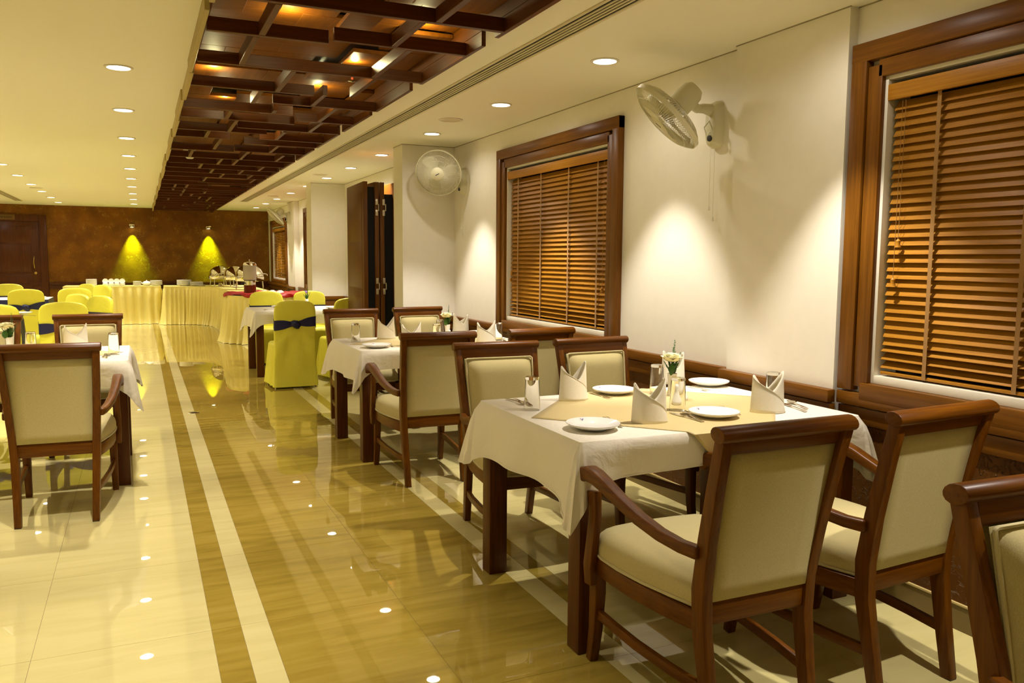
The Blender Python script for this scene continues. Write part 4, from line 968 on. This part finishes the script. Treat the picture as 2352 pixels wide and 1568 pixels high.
cchair(2.14, 11.32, PI, 'lime yellow covered chair directly behind the violet flower')
cchair(2.17, 9.70, R(12), 'lime yellow covered chair beside the folding door')
cchair(-0.725, 9.62, R(1), 'lime yellow covered chair with a broad navy sash behind the left wooden armchair')
cchair(-1.29, 9.35, R(0), 'lime yellow covered chair behind the white rose')
cchair(-0.93, 11.12, R(127), 'lime yellow covered chair turned aside at the end of the nearer navy table')
cchair(-0.66, 10.58, R(127), 'lime yellow covered chair turned away with a flat navy sash by the nearer navy table')
cchair(-1.47, 13.36, R(3), 'lime yellow covered chair with its bow showing, before the farther navy table')
cchair(-0.91, 13.72, R(6), 'lime yellow covered chair at the corner of the farther navy table')
cchair(-1.04, 15.22, R(127), 'lime yellow covered chair before the tall stack of plates')
cchair(-0.79, 14.62, R(127), 'lime yellow covered chair before the standing white cups')
cchair(-1.98, 15.32, PI, 'lime yellow covered chair beside the dark back door')
cchair(-2.03, 13.34, R(0), 'lime yellow covered chair at the left end of the farther navy table')

# ---- pleated skirts and banquet tables
def skirted(name, pts, z, label, mat, pleat, amp, closed=True, top_mat='cloth', cat='table', band=0.06):
    """pts: outline of the table top (x, y) counter-clockwise; pleated skirt hangs to the floor"""
    P = [Vector((x, y, 0)) for x, y in pts]; cen = sum(P, Vector())/len(P); t = empty(name, (cen.x, cen.y, 0), 0, label, cat)
    Q = [p_-cen for p_ in P]; n = len(Q); per = []
    for k in range(n):
        a, b = Q[k], Q[(k+1) % n]; d = b-a; L = d.length; m = max(1, int(L/pleat*6)); nrm = Vector((d.y, -d.x, 0)).normalized()
        for i in range(m): per.append((a+d*(i/m), nrm))
    cnt = len(per); top = MB(); top.loft([[q+Vector((0, 0, z-0.03)) for q in Q], [q+Vector((0, 0, z)) for q in Q]]); top.build('table_top', top_mat, t, 0.006)
    rows_ = [(z-0.002, 0.0, 0.008), (z-band, 0.0, 0.010), (z-band-0.015, 0.35, 0.014), (z*0.7, 0.8, 0.022), (z*0.4, 1.0, 0.04), (z*0.15, 1.15, 0.06), (0.02, 1.3, 0.085), (0.006, 1.35, 0.095)]
    mb = MB(); rings = []; rnd = random.Random(len(label)); jit = [rnd.uniform(-1, 1) for _ in range(cnt//6+3)]
    for zz, f, out in rows_:
        ring = []
        for i, (p_, nr) in enumerate(per):
            w_ = math.sin(2*PI*i/6.0+0.6*jit[i//6]); nn = (per[i-1][1]+per[(i+1) % cnt][1]+nr).normalized()
            low = max(0, 1-zz/z); ring.append(p_+nn*(out+amp*f*(w_+0.5*low*math.sin(i*0.37+jit[i//6])))+Vector((0, 0, zz)))
        rings.append(ring)
    mb.loft(rings, True, False); mb.build('skirt', mat, t, smooth=75)
    return t
def rect(x0, x1, y0, y1): return [(x0, y0), (x1, y0), (x1, y1), (x0, y1)]
skirted('banquet_table', rect(-2.9, -1.25, 10.02, 10.82), 0.77, 'white topped banquet table with navy skirt behind the white rose', 'navy', 0.10, 0.014)
skirted('banquet_table', rect(-3.0, -1.28, 14.02, 14.9), 0.77, 'white topped banquet table with navy skirt near the dark door', 'navy', 0.10, 0.014)
skirted('buffet_table', rect(-1.45, 0.38, 18.95, 19.7), 0.80, 'long buffet table with wide cream box pleats carrying white cups', 'skirt', 0.17, 0.036, top_mat='skirt')
arc = [(0.45, 18.62), (0.85, 18.55), (1.15, 18.35), (1.36, 18.05), (1.45, 17.6), (1.47, 15.6), (2.2, 15.6), (2.2, 19.2), (0.45, 19.4)]
skirted('buffet_table', arc, 0.80, 'curved buffet table with fine gold pleats carrying the chafing dishes', 'skirt', 0.085, 0.026, top_mat='skirt')
circ = [(1.98+0.70*math.cos(a), 14.50+0.70*math.sin(a)) for a in [2*PI*i/36 for i in range(36)]]
skirted('round_buffet_table', circ, 0.79, 'round buffet table with cream pleated skirt under the red drape', 'skirt', 0.12, 0.032)
# red drape: crumpled ring on the round table
rd = MB(); rnd = random.Random(5); na, nb = 96, 14; ph = [rnd.uniform(0, 6.28) for _ in range(8)]
def redfn(u, v):
    a = 2*PI*u; r = 0.29+0.43*v+0.03*math.sin(7*a+ph[0])*v
    over = max(0, r-0.715); r2 = min(r, 0.715+0.02)
    z = 0.012+0.018*(0.5+0.5*math.sin(11*a+ph[1]+5*v))*(0.4+0.6*math.sin(PI*v))+0.012*(0.5+0.5*math.sin(23*a+ph[2]-7*v))+0.02*(0.5+0.5*math.sin(5*a+ph[3]))*v - over*1.4 - (0.012 if v > 0.97 else 0)
    return Vector((r2*math.cos(a), r2*math.sin(a), z))
tag(rd.grid(redfn, na, nb).build('red_drape', 'red', None, smooth=60, solid=0.002), 'crumpled red satin drape round the rim of the round buffet table', 'drape').location = (1.98, 14.50, 0.79)

# ---- buffet ware
ZB = 0.80
def stack(name, n, r, px, py, label, group=None, dz=0.012, y=None):
    p_ = at(px, py, ZB)
    if y is not None:
        d = CF+CR*((px-1176)/FPX); k = y/ (d.y); p_ = Vector((d.x*k, y, ZB))
    for i in range(n):
        PLT.put((p_.x, p_.y, ZB+i*dz), 0, label, group, scale=r/0.103)
def xat(px, y): d = CF+CR*((px-1176)/FPX)-CU*((650-784)/FPX); return d.x/d.y*y
for px, n, r, y, lab in ((210, 10, 0.105, 19.3, 'white plate in the tall stack at the left end of the buffet'), (315, 8, 0.085, 19.3, 'small white plate in the stack left of the teapot'), (359, 6, 0.125, 19.3, 'wide white plate in the stack right of the teapot'), (423, 6, 0.15, 18.95, 'large cream plate in the higher stack beside the first chafing dish'), (451, 4, 0.14, 18.85, 'large cream plate in the lower stack beside the first chafing dish')):
    for i in range(n): PLT.put((xat(px, y), y, ZB+i*0.0125*r/0.103), 0, lab, lab.split(' in ')[0]+'s stacked on the buffet', scale=r/0.103)
cup = empty('stacked_cup', label='x', cat='cup')
MB().lathe([(0.0, 0.0), (0.03, 0.0), (0.052, 0.012), (0.054, 0.05), (0.051, 0.05), (0.048, 0.014), (0.0, 0.008)], 24, cap=False).build('cup_body', 'china', cup, smooth=50)
CUP = Proto(cup)
sau = empty('upright_saucer', label='x', cat='saucer')
MB().lathe([(0.0, 0.0), (0.035, 0.0), (0.056, 0.008), (0.056, 0.011), (0.034, 0.004), (0.0, 0.004)], 28, Matrix.Rotation(R(82), 4, 'X'), cap=False).build('saucer_dish', 'china', sau, smooth=50)
SAU = Proto(sau)
for k, px in enumerate((242, 255.5, 268.5, 281)):
    CUP.put((xat(px, 19.25), 19.25, ZB), 0, 'white cup in the row standing on the cream buffet', 'white cups on the buffet')
    SAU.put((xat(px, 19.25), 19.26, ZB+0.096), 0, 'white saucer standing upright in the row of cups on the buffet', 'white saucers on the buffet')
tp = empty('teapot', (xat(337, 19.3), 19.3, ZB), 0, 'white china teapot between two plate stacks on the buffet', 'teapot')
MB().lathe([(0.0, 0.0), (0.05, 0.0), (0.085, 0.03), (0.088, 0.05), (0.06, 0.085), (0.03, 0.095), (0.0, 0.098)], 28, cap=False).build('pot', 'china', tp, smooth=60)
MB().lathe([(0.012, 0.096), (0.008, 0.104), (0.014, 0.112), (0.0, 0.12)], 14).build('lid_knob', 'china', tp, smooth=60)
MB().tube([(-0.07, 0, 0.04), (-0.11, 0, 0.06), (-0.135, 0, 0.095)], [0.018, 0.012, 0.009], 10).build('spout', 'china', tp, smooth=60)
MB().tube([(0.075, 0, 0.07), (0.115, 0, 0.085), (0.125, 0, 0.06), (0.10, 0, 0.03), (0.078, 0, 0.03)], 0.007, 8).build('handle', 'china', tp, smooth=60)
def make_chafer():
    c = empty('chafing_dish', label='x', cat='chafing dish')
    for k in range(4):
        a = PI/4+k*PI/2; MB().tube([(0.24*math.cos(a), 0.24*math.sin(a), 0), (0.225*math.cos(a), 0.225*math.sin(a), 0.14), (0.225*math.cos(a), 0.225*math.sin(a), 0.235)], 0.010, 8).build('leg', 'steel', c, smooth=60)
    MB().lathe([(0.232, 0.15), (0.236, 0.155), (0.236, 0.225), (0.225, 0.225), (0.222, 0.155)], 40, cap=False).build('pan_band', 'chrome', c, smooth=40)
    MB().lathe([(0.0, 0.155), (0.222, 0.155), (0.222, 0.165), (0.0, 0.165)], 32, cap=False).build('water_pan', 'steel', c)
    MB().lathe([(0.228*math.cos(t), 0.225+0.215*math.sin(t)) for t in [R(3+87*i/14) for i in range(15)]], 48).build('roll_top_lid', 'chrome', c, smooth=70)
    MB().tube([(0.17*math.cos(a), -0.245, 0.245+0.03*math.sin(a)) for a in [PI*i/8 for i in range(9)]], 0.008, 8).build('handle', 'steel', c, smooth=60)
    MB().lathe([(0.045, 0.0), (0.05, 0.04), (0.03, 0.06), (0.045, 0.07), (0.0, 0.07)], 18).build('burner', 'steel', c, smooth=40)
    return c
CHF = Proto(make_chafer())
CHF.put((1.55, 18.55, ZB), R(10), 'polished roll-top chafing dish at the left of the buffet curve')
CHF.put((1.80, 17.95, ZB), R(30), 'polished roll-top chafing dish right behind the drinks dispenser')
CHF.put((1.90, 16.35, ZB), R(60), 'large polished roll-top chafing dish nearest the far window', scale=1.12)
for px, y, r, lab in ((462, 18.72, 0.10, 'low cream plate left of the first chafing dish'), (548, 17.6, 0.13, 'low cream plate before the second chafing dish')): PLT.put((xat(px, y), y, ZB), 0, lab, scale=r/0.103)
dp = at(574, 671, 0.79); dp = Vector((xat(574, 14.2), 14.2, 0.79+0.0))
jd = empty('drinks_dispenser', (dp.x, dp.y, 0.815), 0, 'clear drinks dispenser with mahogany base on the red drape', 'dispenser')
MB().lathe([(0.0, 0.0), (0.098, 0.0), (0.098, 0.145), (0.0, 0.145)], 28, cap=False).build('wooden_base', 'juicewood', jd, smooth=40)
MB().lathe([(0.092, 0.145), (0.092, 0.215), (0.088, 0.215), (0.088, 0.145)], 28, cap=False).build('steel_collar', 'chrome', jd, smooth=40)
MB().lathe([(0.09, 0.215), (0.104, 0.23), (0.106, 0.47), (0.10, 0.475), (0.10, 0.235), (0.0, 0.225)], 28, cap=False).build('tank', 'frost', jd, smooth=40)
MB().lathe([(0.108, 0.47), (0.108, 0.485), (0.09, 0.515), (0.04, 0.53), (0.0, 0.532)], 28, cap=False).build('lid', 'chrome', jd, smooth=40)
MB().lathe([(0.006, 0.53), (0.006, 0.55), (0.014, 0.56), (0.0, 0.57)], 12).build('lid_knob', 'chrome', jd, smooth=40)
MB().tube([(-0.09, -0.03, 0.18), (-0.13, -0.045, 0.18), (-0.135, -0.045, 0.15)], 0.012, 8).build('tap', 'dark', jd, smooth=50)
bw = empty('upturned_bowl', label='x', cat='bowl')
MB().lathe([(0.075, 0.0), (0.073, 0.02), (0.055, 0.05), (0.03, 0.062), (0.03, 0.068), (0.0, 0.066)], 26, cap=False).build('bowl_body', 'porc_pink', bw, smooth=50)
BWL = Proto(bw)
for px, y in ((607, 14.55), (625, 14.60), (643, 14.5)): BWL.put((xat(px, y), y, 0.792), 0, 'white bowl turned upside down behind the red drape', 'upturned bowls on the round buffet table')
# plates and glasses on the navy tables
for (x, y, lab) in ((-1.22, 10.45, 'white plate on the nearer navy skirted table'), (-1.45, 14.45, 'white plate on the farther navy skirted table')): PLT.put((x, y, 0.771), 0, lab, scale=1.1)
SPN.put((-1.12, 10.2, 0.771), R(60), 'steel spoon on the nearer navy skirted table'); FRK.put((-1.75, 14.3, 0.771), R(80), 'steel fork on the farther navy skirted table')
VAS.put((-2.25, 14.5, 0.771), R(40), 'white vase with green sprigs on the farther navy skirted table')
# floor socket
fs = empty('floor_socket', (0.40, 7.92, 0), 0, 'small steel floor socket plate set in the aisle tiles', 'socket')
MB().box(-0.045, 0.045, -0.045, 0.045, 0, 0.003).build('plate', 'steel', fs, 0.001); MB().box(-0.022, 0.022, -0.012, 0.012, 0.003, 0.005).build('lid', 'dark', fs)
